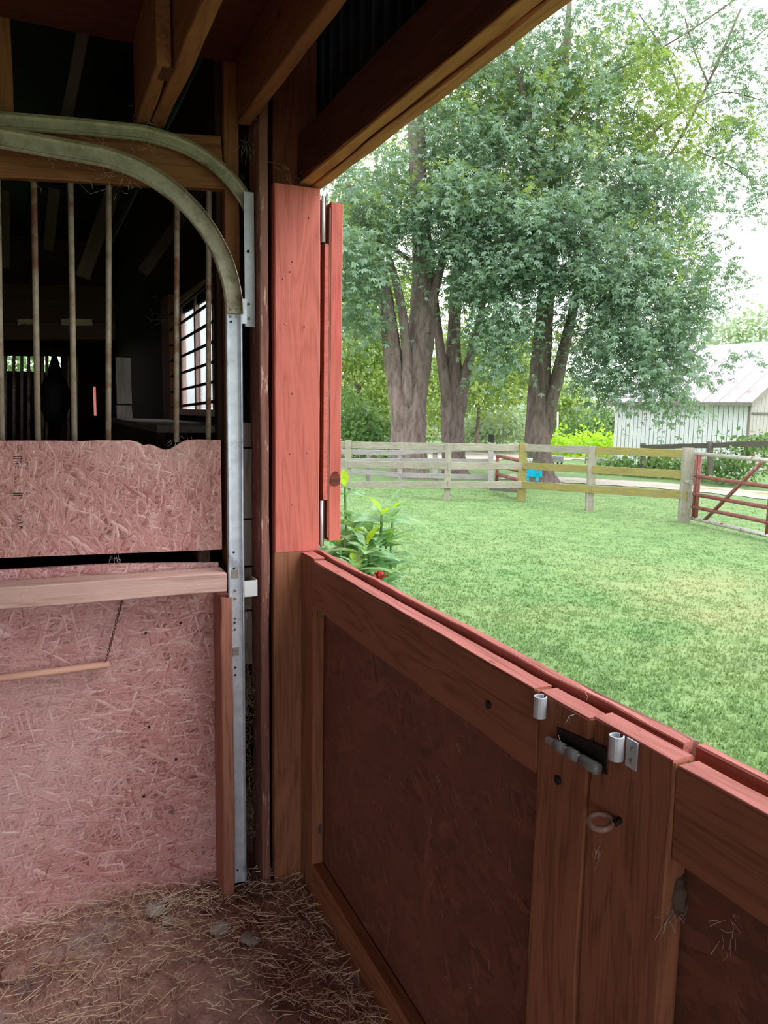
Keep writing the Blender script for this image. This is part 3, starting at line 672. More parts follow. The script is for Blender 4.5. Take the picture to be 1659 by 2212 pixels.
for px, py, n, r_ in ((1450, 1960, 70, .010), (1570, 2010, 12, .012), (1300, 1830, 24, .006), (690, 1345, 20, .008), (1240, 1560, 8, .015)):
    web(onX(px, py, 0.80 if px > 1400 else 0.785 if px > 1150 else 0.812), n, r_, .03)
for k in range(70):
    p = onX(random.uniform(720, 1130), random.uniform(1420, 2200), 0.8185)
    if p[2] > 0.1: webs.append([p, p+rng.normal(0, .006, 3)*np.array([.2, 1, 1]), p+rng.normal(0, .012, 3)*np.array([.2, 1, 1])])
tag(tubes('cobweb', webs, 0.0004, M['web'], None, 3), 'dusty cobwebs and hay wisps clinging to tracks and boards', 'cobweb', 'stuff')
V, Fc = [], []
for i in range(900):
    p, az, el = s_floor(); r_ = random.uniform(.003, .011)*random.uniform(.5, 1); b0 = len(V)
    o8 = [np.array(d_)*r_*random.uniform(.7, 1.3) for d_ in ((1, 0, 0), (0, 1, 0), (-1, 0, 0), (0, -1, 0), (0, 0, .8), (0, 0, -.5))]
    V += [np.array([p[0], p[1], fz(p[0], p[1])+0.002])+d_ for d_ in o8]
    for k in range(4): Fc += [(b0+k, b0+(k+1) % 4, b0+4), (b0+(k+1) % 4, b0+k, b0+5)]
tag(mesh_obj('dirt_crumbs', V, Fc, M['soil']), 'small dry dirt crumbs strewn over the stall floor', 'dirt', 'stuff')
# grey nest-like dirt clumps in the door corners
def lump(name, c, r_, mat, parent=None, seed=0, sq=(1, 1, 1), n=10):
    rr = np.random.default_rng(seed); V, Fc = [], []; m = n
    for i in range(n+1):
        th_ = math.pi*i/n
        for k in range(m):
            ph = 2*math.pi*k/m; g = 1+rr.normal(0, 0.14)
            V.append((c[0]+r_*sq[0]*g*math.sin(th_)*math.cos(ph), c[1]+r_*sq[1]*g*math.sin(th_)*math.sin(ph), c[2]+r_*sq[2]*g*math.cos(th_)))
    for i in range(n):
        for k in range(m): Fc.append((i*m+k, (i+1)*m+k, (i+1)*m+(k+1) % m, i*m+(k+1) % m))
    return mesh_obj(name, V, Fc, mat, parent, True)
for px, py, r_, lab in ((690, 1335, 0.02, 'grey dirt clump under the top rail by the jamb'), (1462, 1930, 0.022, 'dusty grey nest of debris under the second door rail'), (690, 1790, 0.014, 'small grey dirt clump low in the door corner')):
    p = onX(px, py, 0.806); tag(lump('dirt_clump', p, r_, M['dim'], None, px, (0.5, 0.7, 1.3)), lab, 'debris')
for i, (px, py, r_, lab) in enumerate(((335, 1962, 0.035, 'pale flat stone in the straw below the strand board'), (365, 1985, 0.022, 'small grey stone beside the pale flat one'), (475, 2005, 0.03, 'grey stone in the dirt near the track foot'), (445, 1950, 0.02, 'dark clod near the stile foot'), (540, 2030, 0.03, 'greyish clod in the shaded middle of the floor'), (40, 2090, 0.05, 'pale crust of dirt at the near corner of the floor'))):
    p = onZ(px, py, 0.0); tag(lump('stone', (p[0], p[1], fz(p[0], p[1])+0.004), r_, M['stone' if i not in (3, 5) else 'soil'], None, i, (1, 1, 0.35)), lab, 'stone')

# ================================================================== THE YARD
xs = np.concatenate([np.linspace(0.9, 14, 60), np.linspace(14.5, 34, 20), np.array([45, 60, 90, 140, 220])])
ys = np.concatenate([np.array([-60, -30, -15]), np.linspace(-8, 30, 100), np.array([34, 40, 50, 70, 100, 150, 240])])
GX, GY = np.meshgrid(xs, ys, indexing='ij'); GZ = -0.02*(np.clip(GX, 1, 31)-1)+0.02*np.sin(GX*1.3+0.4)*np.sin(GY*0.9)*np.clip(GX-2, 0, 1)*np.clip(10.5-GX, 0, 1)
n_y = len(ys); ii, jj = np.meshgrid(np.arange(len(xs)-1), np.arange(n_y-1), indexing='ij'); q = (ii*n_y+jj).ravel()
gr = np_mesh('lawn', np.stack([GX, GY, GZ-0.02], -1).reshape(-1, 3), np.stack([q, q+n_y, q+n_y+1, q+1], -1), M['lawn'])
gr.data.polygons.foreach_set('use_smooth', [True]*len(gr.data.polygons)); tag(gr, 'mown green lawn sloping gently away outside the doors', 'lawn', 'structure')
back = mesh_obj('ground', [(-60, -60, -0.12), (0.92, -60, -0.12), (0.92, 200, -0.12), (-60, 200, -0.12)], [(0, 1, 2, 3)], M['lawn']); tag(back, 'grassy ground under and behind the barn', 'ground', 'structure')
def gz(x): return -0.02*(min(max(x, 1), 31)-1)
# grass blades: short tufts, denser near the doors
def blades(n, r0, r1, hgt):
    r_ = np.exp(rng.uniform(math.log(r0), math.log(r1), n)); an = rng.uniform(math.radians(-12), math.radians(76), n)
    x = 0.5+r_*np.cos(an)*0.98; y = r_*np.sin(an)
    k = (x > 0.98); x, y, r_ = x[k], y[k], r_[k]; n = len(x)
    z = -0.02*(np.clip(x, 1, 31)-1)+0.02*np.sin(x*1.3+0.4)*np.sin(y*0.9)*np.clip(x-2, 0, 1)*np.clip(10.5-x, 0, 1)-0.022
    V, Fc = [], []
    for b_ in range(3):
        az = rng.uniform(0, 2*math.pi, n); h_ = hgt*rng.uniform(.5, 1.3, n)*np.clip(1.15-r_/14, .35, 1); ln = rng.uniform(.2, 1.1, n)*h_; w_ = (0.0022+0.0007*r_)*rng.uniform(.7, 1.3, n)
        ox, oy = x+rng.normal(0, .012, n)*(1+r_*.15), y+rng.normal(0, .012, n)*(1+r_*.15); sx, sy = -np.sin(az)*w_, np.cos(az)*w_; dx, dy = np.cos(az)*ln, np.sin(az)*ln
        A = np.stack([ox-sx, oy-sy, z], -1); B = np.stack([ox+sx, oy+sy, z], -1); Cc = np.stack([ox+dx*.4+sx*.7, oy+dy*.4+sy*.7, z+h_*.65], -1); D = np.stack([ox+dx, oy+dy, z+h_], -1)
        E_ = np.stack([ox+dx*.4-sx*.7, oy+dy*.4-sy*.7, z+h_*.65], -1)
        base = sum(len(v) for v in V); idx = base+np.arange(n)*5
        V.append(np.stack([A, B, Cc, D, E_], 1).reshape(-1, 3)); Fc += [np.stack([idx, idx+1, idx+2], -1), np.stack([idx, idx+2, idx+4], -1), np.stack([idx+4, idx+2, idx+3], -1)]
    return np.concatenate(V), np.concatenate(Fc)
V, Fc = blades(80000, 0.9, 18.0, 0.034)
tag(np_mesh('grass', V, Fc, M['blade']), 'short green grass blades all over the lawn', 'grass', 'stuff')

# gravel drive behind the fence
def ribbon(name, pts, wd, mat, dz):
    V, Fc = [], []; P = spline(pts, 8)
    for i, p in enumerate(P):
        t_ = P[min(i+1, len(P)-1)]-P[max(i-1, 0)]; t_ = t_/np.linalg.norm(t_); s = np.array([-t_[1], t_[0]]); w_ = wd*(1+0.12*math.sin(i*1.7))
        for sg in (-1, 1): x, y = p[0]+s[0]*w_*sg/2, p[1]+s[1]*w_*sg/2; V.append((x, y, gz(x)+dz+0.0))
    for i in range(len(P)-1): Fc.append((2*i, 2*i+1, 2*i+3, 2*i+2))
    return mesh_obj(name, V, Fc, mat)
tag(ribbon('gravel_drive', [(8, 36), (13, 31.5), (17.5, 31), (22, 31.5), (27, 31.2), (33, 30.5), (48, 28)], 7.0, M['gravel'], -0.004), 'pale gravel drive in front of the white shed', 'drive', 'structure')
tag(ribbon('gravel_track', [(12.6, 19), (13.5, 18.2), (14.6, 17.1), (15.7, 16.0), (16.4, 14.3), (16.8, 12), (17, 6), (17, 0)], 2.2, M['gravel'], -0.006), 'worn gravel wheel track beyond the board fence', 'track', 'structure')

# ---- near board fence
fn = thing('board_fence', (8.4, 12.4, -0.1), 'weathered three-rail board fence across the lawn with mossy rails', 'fence')
posts = {'A': (752, 1066, 951, 15.8, .13), 'B': (967, 1080, 957, 15.2, .12), 'C': (1128, 1076, 957, 15.4, .15), 'D': (1278, 1102, 963, 14.3, .14), 'E': (1484, 1128, 967, 13.0, .17)}
rails = {'A': (961, 1003, 1047), 'B': (965, 1006, 1047), 'C': (967, 1006, 1047), 'D': (972, 1014, 1057), 'E': (981, 1026, 1070)}
for k, (px, yb, yt, dd, w_) in posts.items():
    a, b = PD(px-4 if k in 'DE' else px, yb+6, dd), PD(px, yt, dd); b[:2] = (a[:2]+b[:2])/2; a[:2] = b[:2]
    board('post', a, b, w_, w_*0.8, M['fence_moss' if k == 'C' else 'fence'], fn, (0.9, -0.42, 0), 0.004)
for a, b in (('A', 'B'), ('B', 'C'), ('C', 'D'), ('D', 'E')):
    for i in range(3):
        p, q = PD(posts[a][0], rails[a][i], posts[a][3]-.06), PD(posts[b][0], rails[b][i], posts[b][3]-.06)
        board('rail', p, q, 0.14, 0.035, M['fence_moss' if a in 'CD' and not (a == 'C' and i == 0) else 'fence'], fn, (0, 0, 1), 0.003)
p, q = PD(posts['A'][0]-400, rails['A'][0]-4, 17), PD(posts['A'][0], rails['A'][0], 15.75)
for i in range(3): board('rail', PD(352, rails['A'][i]-2, 17.5), PD(752, rails['A'][i], 15.75), 0.14, 0.035, M['fence'], fn, (0, 0, 1), 0.003)
# ---- second fence behind it
f2 = thing('paddock_fence', (8.5, 17.5, -0.15), 'grey rail fence standing behind the near board fence', 'fence')
pl = [(700, 985, 1040, 18.6), (795, 978, 1043, 18.7), (864, 974, 1044, 18.6), (940, 970, 1046, 18.6), (1060, 958, 1052, 18.2)]
for px, yt, yb, dd in pl: board('post', PD(px, yb+4, dd), PD(px, yt, dd), 0.12, 0.1, M['fence_grey'], f2, (0.9, -0.42, 0), 0.003)
for (x0, y0, x1, y1) in ((700, 975, 864, 978), (864, 977, 1060, 966), (700, 996, 864, 995), (864, 995, 1060, 997), (700, 1014, 864, 1026), (864, 1026, 1060, 1031)):
    board('rail', PD(x0, y0, 18.55), PD(x1, y1, 18.4), 0.12, 0.03, M['fence_grey'], f2, (0, 0, 1), 0.003)
# small dark box on the post
p = PD(1061, 946, 18.2); tag(abox('lantern_box', p[0]-.05, p[0]+.05, p[1]-.05, p[1]+.05, p[2]-.1, p[2]+.08, M['black']), 'small black box on top of the grey gate post', 'box')
# ---- tube gates
def gate(name, A, B, zs, label, up_at, diag, r_=0.033, worn=(0, 4)):
    g = thing(name, (A[0], A[1], min(zs)), label, 'gate'); A, B = np.array(A, float), np.array(B, float)
    P = lambda t_, z: np.array([*(A+(B-A)*t_), z])
    for i, z in enumerate(zs): tube('rail_tube', [P(0, z), P(.5, z-.004), P(1, z)], r_, M['gate_worn' if i in worn else 'gate_red'], g, 10)
    for t_ in up_at: tube('upright_tube', [P(t_, zs[-1]), P(t_, zs[0])], r_*0.95, M['gate_red'], g, 10)
    for (t0, z0, t1, z1) in diag: tube('brace_tube', [P(t0, z0), P(t1, z1)], r_*0.9, M['gate_red'], g, 10)
    return g
E_ = PD(1496, 1100, 12.95); E2 = np.array([9.75, 7.76]); dirg = (E2-E_[:2]); dirg /= np.linalg.norm(dirg)
gt = gate('tube_gate', E_[:2], E_[:2]+dirg*3.6, (0.985, 0.605, 0.30, 0.085, -0.11), 'worn red steel tube gate with diagonal brace at the yard corner', (0.008, 0.03, 0.5, 0.99), ((0.09, -0.11, 0.45, 0.985),))
c = PD(1484, 1040, 12.88); ring('chain_link', c, 0.03, 0.006, (0.3, 0.3, 1), M['steel'], gt); ring('chain_link', c+np.array([.05, -.03, -.01]), 0.025, 0.006, (0.3, 0.9, .2), M['steel'], gt)
A, B = PD(1072, 1040, 17.8), PD(1134, 1040, 15.9)
gate('tube_gate', A[:2], B[:2], (0.62, 0.40, 0.20, 0.0, -0.18)[:4], 'small dark red tube gate behind the mossy post', (0.02, 0.98), (), 0.04, ())
A, B = PD(1060, 1056, 17.0), PD(1135, 1062, 15.6)
tag(board('gate_plank', A, B, 0.07, 0.05, M['fence_dark'], None, (0, 0, 1), 0.002), 'low dark plank lying under the fence rail at the mossy post', 'plank')
# ---- dark rail fence near the shed
f3 = thing('yard_fence', (19, 18, -0.4), 'dark grey rail fence in front of the white shed', 'fence')
a, b, c = PD(1384, 966, 24.5), PD(1536, 962, 22.0), PD(1720, 956, 19.5)
board('rail', a, b, 0.14, 0.05, M['fence_dark'], f3, (0, 0, 1), 0.004); board('rail', b, c, 0.15, 0.05, M['fence_dark'], f3, (0, 0, 1), 0.004)
board('post', PD(1389, 1018, 24.5), PD(1389, 958, 24.5), 0.15, 0.12, M['fence_dark'], f3, (0.9, -0.42, 0), 0.003); board('post', PD(1534, 1026, 22), PD(1534, 954, 22), 0.13, 0.12, M['fence_dark'], f3, (0.9, -0.42, 0), 0.003)
board('post', PD(1720, 1050, 19.5), PD(1720, 945, 19.5), 0.13, 0.12, M['fence_dark'], f3, (0.9, -0.42, 0), 0.003)

# ---- white shed
sh = thing('shed', (23.1, 22.9, -0.5), 'white vertical-board shed with pale tin roof behind the yard', 'shed')
SL, SR = np.array([22.65, 25.9]), np.array([23.65, 19.96]); wv = SR-SL; ln = np.linalg.norm(wv); wv /= ln; inn = np.array([-wv[1], wv[0]])
if inn @ np.array([1, .2]) < 0: inn = -inn
z0, z1, zr, dep = -0.55, 2.27, 4.6, 4.0
S3 = lambda s, i, z: np.array([*(SL+wv*s+inn*i), z])
npl = 30
for k in range(npl):
    s0, s1 = ln*k/npl+0.014, ln*(k+1)/npl-0.014
    board('plank', S3((s0+s1)/2, random.uniform(-.006, .006), z0), S3((s0+s1)/2, 0, z1), s1-s0, 0.03, M['white'], sh, (*wv, 0))
mesh_obj('wall_core', [S3(0, .03, z0), S3(ln, .03, z0), S3(ln, 2*dep, z0), S3(0, 2*dep, z0), S3(0, .03, z1), S3(ln, .03, z1), S3(ln, 2*dep, z1), S3(0, 2*dep, z1), S3(0, dep, zr), S3(ln, dep, zr)],
         [(0, 1, 5, 4), (1, 2, 6, 9, 5), (2, 3, 7, 6), (3, 0, 4, 8, 7)], M['gap'], sh)
ng = 34
for k in range(ng):
    i0, i1 = 2*dep*k/ng+0.008, 2*dep*(k+1)/ng-0.008; im = (i0+i1)/2; zt_ = z1+(zr-z1)*(1-abs(im-dep)/dep)
    if im < 4.5: board('gable_plank', S3(ln+.02, im, z0), S3(ln+.02, im, zt_), i1-i0, 0.03, M['grey_boards'], sh, (*inn, 0))
board('corner_board', S3(ln+.03, -.03, z0), S3(ln+.03, -.03, z1), 0.10, 0.04, M['fascia'], sh, (*wv, 0))
board('door_rail', S3(ln+.05, 0.1, 1.75), S3(ln+.05, 5, 1.75), 0.08, 0.04, M['fence_dark'], sh, (0, 0, 1))
nr = 10; sl_ = (zr-z1)/dep; ov = 0.35
for k in range(nr):
    s0, s1 = -0.3+(ln+.6)*k/nr, -0.3+(ln+.6)*(k+1)/nr-0.01
    V = []
    for s in (s0, s0+.03, s0+.05, s0+.07, s1):
        up_ = 0.035 if s == s0+.05 else 0.0
        V += [S3(s, -ov, z1-ov*sl_+.08+up_), S3(s, dep, zr+.08+up_), S3(s, -ov, z1-ov*sl_+.05), S3(s, dep, zr+.05)]
    Fc = []
    for j in range(4): a_ = 4*j; Fc += [(a_, a_+4, a_+5, a_+1), (a_+2, a_+3, a_+7, a_+6), (a_, a_+2, a_+6, a_+4)]
    mesh_obj('roof_sheet', V, Fc, M['tin'], sh)
mesh_obj('roof_slope', [S3(-.3, dep, zr+.08), S3(ln+.3, dep, zr+.08), S3(ln+.3, 2*dep+ov, z1-ov*sl_+.08), S3(-.3, 2*dep+ov, z1-ov*sl_+.08)], [(0, 1, 2, 3)], M['tin'], sh)
board('fascia_board', S3(-.3, -ov, z1-ov*sl_+.0), S3(ln+.3, -ov, z1-ov*sl_+.0), 0.13, 0.04, M['fascia'], sh, (0, 0, 1))
board('barge_board', S3(ln+.28, -ov, z1-ov*sl_-.02), S3(ln+.28, dep, zr-.02), 0.16, 0.04, M['fascia'], sh, (0, 0, 1))

# ---- trees
def limb(name, pts, dd, mat, parent, n=12, bumpy=0.08, seed=1, flare=False):
    """pts: (px, py, width px) down a limb standing dd metres off, radius follows the width"""
    P = []
    for i, p in enumerate(pts):
        dz = p[3] if len(p) > 3 else 0.0
        w = PD(p[0], p[1], dd+dz); P.append((w[0], w[1], w[2], p[2]/2/F*(dd+dz)))
    S = spline(P, 5); rr = np.random.default_rng(seed); V, Fc = [], []
    lob = rr.uniform(0, 6.28, 4)
    for i, s in enumerate(S):
        for k in range(n):
            a_ = 2*math.pi*k/n; g = 1+bumpy*(math.sin(3*a_+lob[0]+i*.15)+0.7*math.sin(5*a_+lob[1]-i*.1))+rr.normal(0, bumpy*.35)
            V.append((s[0]+s[3]*g*math.cos(a_), s[1]+s[3]*g*math.sin(a_), s[2]))
    for i in range(len(S)-1):
        for k in range(n): Fc.append((i*n+k, i*n+(k+1) % n, (i+1)*n+(k+1) % n, (i+1)*n+k))
    Fc.append(tuple((len(S)-1)*n+k for k in range(n)))
    return mesh_obj(name, V, Fc, mat, parent, True)
LOBES = []
for an, ln_, wd in ((0.0, 1.0, .17), (0.8, .85, .15), (-0.8, .85, .15)):
    d = np.array([math.cos(an), math.sin(an)]); s = np.array([-d[1], d[0]])
    LOBES.append([np.array([0, 0, 0.]), np.array([*(d*.5*ln_+s*wd), -.02]), np.array([*(d*ln_), -.14]), np.array([*(d*.5*ln_-s*wd), -.02])])
LOBES = np.array(LOBES)                      # 3 lobes, 4 corners
def foliage(name, blobs, mat, parent, size=0.12, per=12, seed=3, simple=False):
    """blobs: (px, py, rx px, ry px, distance, depth m, twigs); leaves hang on drooping twigs inside each blob"""
    rr = np.random.default_rng(seed); C_, D_ = [], []
    for (px, py, rx, ry, dd, dep_, nt) in blobs:
        c = PD(px, py, dd); v = rr.normal(size=(nt, 3)); v /= np.linalg.norm(v, axis=1)[:, None]; rad = rr.uniform(0.15, 1, nt)**0.45; v *= rad[:, None]
        st_ = c+v[:, :1]*_r*rx/F*dd+v[:, 1:2]*np.array([_f[0], _f[1], 0])*dep_+v[:, 2:3]*np.array([0, 0, 1])*ry/F*dd
        out = v[:, :1]*_r+v[:, 1:2]*np.array([_f[0], _f[1], 0])+rr.normal(0, .5, (nt, 3)); out[:, 2] = rr.normal(-.25, .35, nt); out /= np.linalg.norm(out, axis=1)[:, None]
        tl = rr.uniform(.35, .8, nt)*(size/0.12)
        t_ = np.linspace(0, 1, per); P = st_[:, None]+out[:, None]*(t_[None, :, None]*tl[:, None, None]); P[:, :, 2] -= (t_**2)[None]*tl[:, None]*.45
        P += rr.normal(0, .05*size/0.12, P.shape)
        dr = out[:, None]+rr.normal(0, .75, P.shape); dr[:, :, 2] -= .30
        C_.append(P.reshape(-1, 3)); D_.append(dr.reshape(-1, 3))
    Cn = np.concatenate(C_); X = np.concatenate(D_); X /= np.linalg.norm(X, axis=1)[:, None]; n = len(Cn)
    up_ = np.array([0, 0, 1.])+rr.normal(0, .38, (n, 3)); Yv = np.cross(up_, X); Yv /= np.linalg.norm(Yv, axis=1)[:, None]; Z = np.cross(X, Yv)
    s = size*rr.uniform(.65, 1.25, n)
    if simple:
        Q = np.array([[[0, 0, 0], [.45, .34, .05], [1, 0, -.1], [.45, -.34, .05]]])
    else: Q = LOBES
    V = (Cn[:, None, None]+(Q[None, :, :, 0:1]*X[:, None, None]+Q[None, :, :, 1:2]*Yv[:, None, None]+Q[None, :, :, 2:3]*Z[:, None, None])*s[:, None, None, None]).reshape(-1, 3)
    Fc = np.arange(len(V)).reshape(-1, 4)
    return np_mesh(name, V, Fc, mat, parent)

# tree one: the great twin trunk behind the fence
T1 = thing('maple_tree', PD(882, 1034, 20.9), 'thick twin-stemmed maple nearest the red door edge', 'tree', None, 'old maples behind the fence')
B = M['bark']
limb('trunk', [(884, 1042, 104), (884, 1015, 80), (882, 960, 74), (884, 905, 74), (893, 850, 62), (903, 780, 60), (911, 700, 56), (914, 620, 50), (912, 540, 44), (906, 440, 38), (902, 340, 36), (899, 240, 36), (893, 120, 28), (884, -40, 20), (880, -220, 12)], 20.9, B, T1, 18, .07, 1)
limb('trunk_stem', [(874, 1010, 24, .5), (872, 960, 40, .25), (866, 905, 44), (860, 850, 42), (850, 780, 39), (842, 710, 36), (837, 655, 30), (828, 600, 24), (812, 540, 20), (790, 490, 18), (768, 440, 18), (752, 400, 14)], 20.7, B, T1, 14, .08, 2)
limb('trunk_stem', [(882, 930, 20, .6), (880, 885, 30, .2), (880, 840, 26), (878, 780, 22), (872, 700, 20), (862, 640, 18), (850, 590, 16), (838, 550, 12)], 20.5, B, T1, 10, .08, 3)
limb('branch', [(918, 720, 30), (934, 650, 24), (946, 600, 20), (958, 550, 16), (975, 480, 12)], 20.7, B, T1, 9, .08, 4)
limb('branch', [(880, 560, 16), (840, 530, 14), (790, 512, 13), (730, 488, 10)], 20.8, B, T1, 8, .08, 5)
T2 = thing('maple_tree', PD(980, 1032, 21.9), 'slimmer forked maple standing between its two neighbours', 'tree', None, 'old maples behind the fence')
limb('trunk', [(985, 1038, 84), (982, 1012, 56), (980, 960, 47), (979, 890, 45), (980, 830, 42), (980, 770, 34), (981, 700, 28), (984, 620, 26), (986, 540, 24), (990, 450, 20), (1000, 330, 16), (1010, 180, 12), (1020, 0, 8)], 21.9, B, T2, 14, .1, 6)
limb('trunk_stem', [(974, 930, 16, .5), (970, 885, 28, .2), (962, 830, 26), (952, 760, 22), (946, 700, 17), (940, 640, 13)], 21.7, B, T2, 10, .08, 7)
limb('trunk_stem', [(988, 940, 16, .5), (991, 890, 28, .15), (1000, 830, 26), (1014, 775, 20), (1028, 720, 15), (1046, 650, 11), (1070, 560, 8)], 21.8, B, T2, 10, .08, 8)
T3 = thing('maple_tree', PD(1168, 1044, 20.9), 'leaning forked maple beside the turquoise board', 'tree', None, 'old maples behind the fence')
limb('trunk', [(1172, 1046, 92), (1166, 1015, 66), (1163, 960, 56), (1163, 890, 50), (1166, 810, 46), (1170, 740, 42), (1178, 650, 36), (1190, 540, 30), (1200, 400, 24), (1212, 250, 18), (1225, 90, 13), (1235, -80, 8)], 20.9, B, T3, 14, .07, 9)
limb('trunk_stem', [(1172, 980, 20, .5), (1177, 940, 34, .2), (1186, 890, 32), (1200, 830, 30), (1216, 760, 26), (1232, 690, 22), (1258, 590, 18), (1300, 480, 14), (1370, 400, 10), (1450, 330, 7), (1530, 180, 6), (1600, 20, 5)], 20.8, B, T3, 12, .07, 10)
limb('branch', [(1185, 580, 20), (1165, 420, 16), (1145, 260, 14), (1120, 170, 14), (1085, 110, 12), (1040, 60, 8)], 20.6, B, T3, 9, .07, 11)
limb('branch', [(1290, 480, 12), (1400, 300, 9), (1480, 240, 7), (1560, 200, 6), (1640, 215, 4)], 20.4, B, T3, 8, .06, 12)
limb('branch', [(1200, 330, 12), (1290, 180, 9), (1400, 120, 7), (1500, 60, 6), (1600, -10, 5)], 20.4, B, T3, 8, .06, 13)

SZ = 0.145
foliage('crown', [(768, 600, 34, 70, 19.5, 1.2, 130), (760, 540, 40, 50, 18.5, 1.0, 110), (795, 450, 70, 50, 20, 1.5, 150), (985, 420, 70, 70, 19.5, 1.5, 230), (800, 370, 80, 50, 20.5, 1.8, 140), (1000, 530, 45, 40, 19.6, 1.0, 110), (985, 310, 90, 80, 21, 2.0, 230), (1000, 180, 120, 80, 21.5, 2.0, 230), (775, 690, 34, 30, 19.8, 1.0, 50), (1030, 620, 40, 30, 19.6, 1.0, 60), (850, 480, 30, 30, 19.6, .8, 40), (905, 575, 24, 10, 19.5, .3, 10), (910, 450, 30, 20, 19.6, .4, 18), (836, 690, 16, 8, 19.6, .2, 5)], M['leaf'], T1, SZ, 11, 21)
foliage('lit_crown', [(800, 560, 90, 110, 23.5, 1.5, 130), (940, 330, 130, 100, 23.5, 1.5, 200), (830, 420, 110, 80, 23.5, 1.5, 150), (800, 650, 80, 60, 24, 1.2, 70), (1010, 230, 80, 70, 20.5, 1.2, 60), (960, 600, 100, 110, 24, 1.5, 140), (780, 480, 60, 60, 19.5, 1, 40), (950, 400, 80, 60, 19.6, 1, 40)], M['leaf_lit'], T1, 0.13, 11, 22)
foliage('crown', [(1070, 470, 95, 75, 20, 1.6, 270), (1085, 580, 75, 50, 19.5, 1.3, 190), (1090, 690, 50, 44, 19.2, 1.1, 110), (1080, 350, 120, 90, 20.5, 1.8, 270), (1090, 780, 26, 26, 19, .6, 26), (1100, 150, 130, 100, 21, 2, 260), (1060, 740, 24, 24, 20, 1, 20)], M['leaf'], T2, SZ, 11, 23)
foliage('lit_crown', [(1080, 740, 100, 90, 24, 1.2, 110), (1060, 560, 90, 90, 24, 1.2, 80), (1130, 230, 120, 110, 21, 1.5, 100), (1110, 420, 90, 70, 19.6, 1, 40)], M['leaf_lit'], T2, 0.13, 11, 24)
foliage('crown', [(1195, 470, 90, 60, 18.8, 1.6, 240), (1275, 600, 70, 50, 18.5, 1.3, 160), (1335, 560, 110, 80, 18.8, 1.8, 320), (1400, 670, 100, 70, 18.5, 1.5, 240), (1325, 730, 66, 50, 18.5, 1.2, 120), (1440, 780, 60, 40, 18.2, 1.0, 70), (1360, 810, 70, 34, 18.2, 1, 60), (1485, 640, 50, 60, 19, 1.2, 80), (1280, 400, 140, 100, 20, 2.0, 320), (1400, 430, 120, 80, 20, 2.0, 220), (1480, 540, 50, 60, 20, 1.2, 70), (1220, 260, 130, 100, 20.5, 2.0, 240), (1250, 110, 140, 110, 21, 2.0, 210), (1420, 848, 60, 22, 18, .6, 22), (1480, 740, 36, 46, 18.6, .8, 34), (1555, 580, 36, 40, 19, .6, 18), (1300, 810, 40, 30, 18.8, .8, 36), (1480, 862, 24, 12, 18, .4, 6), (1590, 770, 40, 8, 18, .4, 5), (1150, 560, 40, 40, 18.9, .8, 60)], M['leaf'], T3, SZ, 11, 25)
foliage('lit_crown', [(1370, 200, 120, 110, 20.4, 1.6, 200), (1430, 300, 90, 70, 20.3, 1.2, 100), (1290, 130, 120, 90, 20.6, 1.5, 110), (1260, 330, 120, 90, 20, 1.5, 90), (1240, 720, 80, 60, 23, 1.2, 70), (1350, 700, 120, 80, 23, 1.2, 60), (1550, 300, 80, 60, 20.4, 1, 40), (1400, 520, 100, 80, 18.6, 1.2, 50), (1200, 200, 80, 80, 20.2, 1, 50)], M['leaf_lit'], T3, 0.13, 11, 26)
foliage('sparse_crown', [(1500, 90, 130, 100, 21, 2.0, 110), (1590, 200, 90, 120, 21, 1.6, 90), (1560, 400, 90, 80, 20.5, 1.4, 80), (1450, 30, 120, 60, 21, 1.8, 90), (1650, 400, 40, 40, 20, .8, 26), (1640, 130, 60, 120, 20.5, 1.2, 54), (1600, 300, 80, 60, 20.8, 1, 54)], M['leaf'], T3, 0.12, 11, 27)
for i, pts in enumerate(([(1450, 330, 7), (1510, 330, 5), (1580, 360, 4), (1640, 400, 3)], [(1530, 180, 5), (1500, 110, 4), (1480, 40, 3)], [(1480, 240, 5), (1440, 120, 4), (1380, 30, 3)], [(1560, 120, 5), (1620, 90, 4), (1680, 40, 3)], [(1500, 240, 4), (1560, 290, 3), (1620, 300, 3)])):
    limb('twig', pts, 20.5, B, T3, 6, .05, 80+i)

# trees and bushes farther off
def bush(name, label, cat, blobs, mat, base, trunk=None, size=0.2, group=None, per=9, seed=5):
    t_ = thing(name, base, label, cat, None, group)
    foliage('foliage', blobs, mat, t_, size, per, seed, True)
    if trunk: limb('trunk', *trunk, B, t_, 8, .06, seed)
    return t_
bush('yellow_tree', 'bright yellow-green tree behind the twin maple trunk', 'tree', [(790, 820, 80, 110, 31, 2, 420), (760, 720, 70, 90, 31, 2, 300), (820, 900, 60, 50, 30.5, 1.5, 160), (800, 640, 80, 70, 32, 2, 200)], M['leaf_lit'], PD(790, 985, 31), ([(790, 985, 22), (780, 900, 18), (770, 800, 14), (765, 700, 8)], 31), 0.22, seed=31)
bush('dark_bush', 'low dark bush at the fence beside the red door', 'bush', [(790, 925, 60, 35, 27, 1.2, 170), (760, 880, 40, 50, 27.5, 1, 110)], M['leaf_bush'], PD(790, 985, 27), ([(815, 975, 10), (800, 930, 8), (790, 880, 5)], 27), 0.18, seed=32)
bush('yellow_tree', 'yellow-green tree seen between the middle and leaning maples', 'tree', [(1060, 810, 80, 60, 36, 2, 300), (1050, 760, 90, 80, 37, 2, 300), (930, 850, 40, 70, 36, 1.5, 150), (930, 780, 50, 80, 37, 1.5, 170)], M['leaf_lit'], PD(1050, 960, 36), ([(1030, 960, 8), (1035, 870, 7), (1040, 780, 5)], 36), 0.24, seed=33)
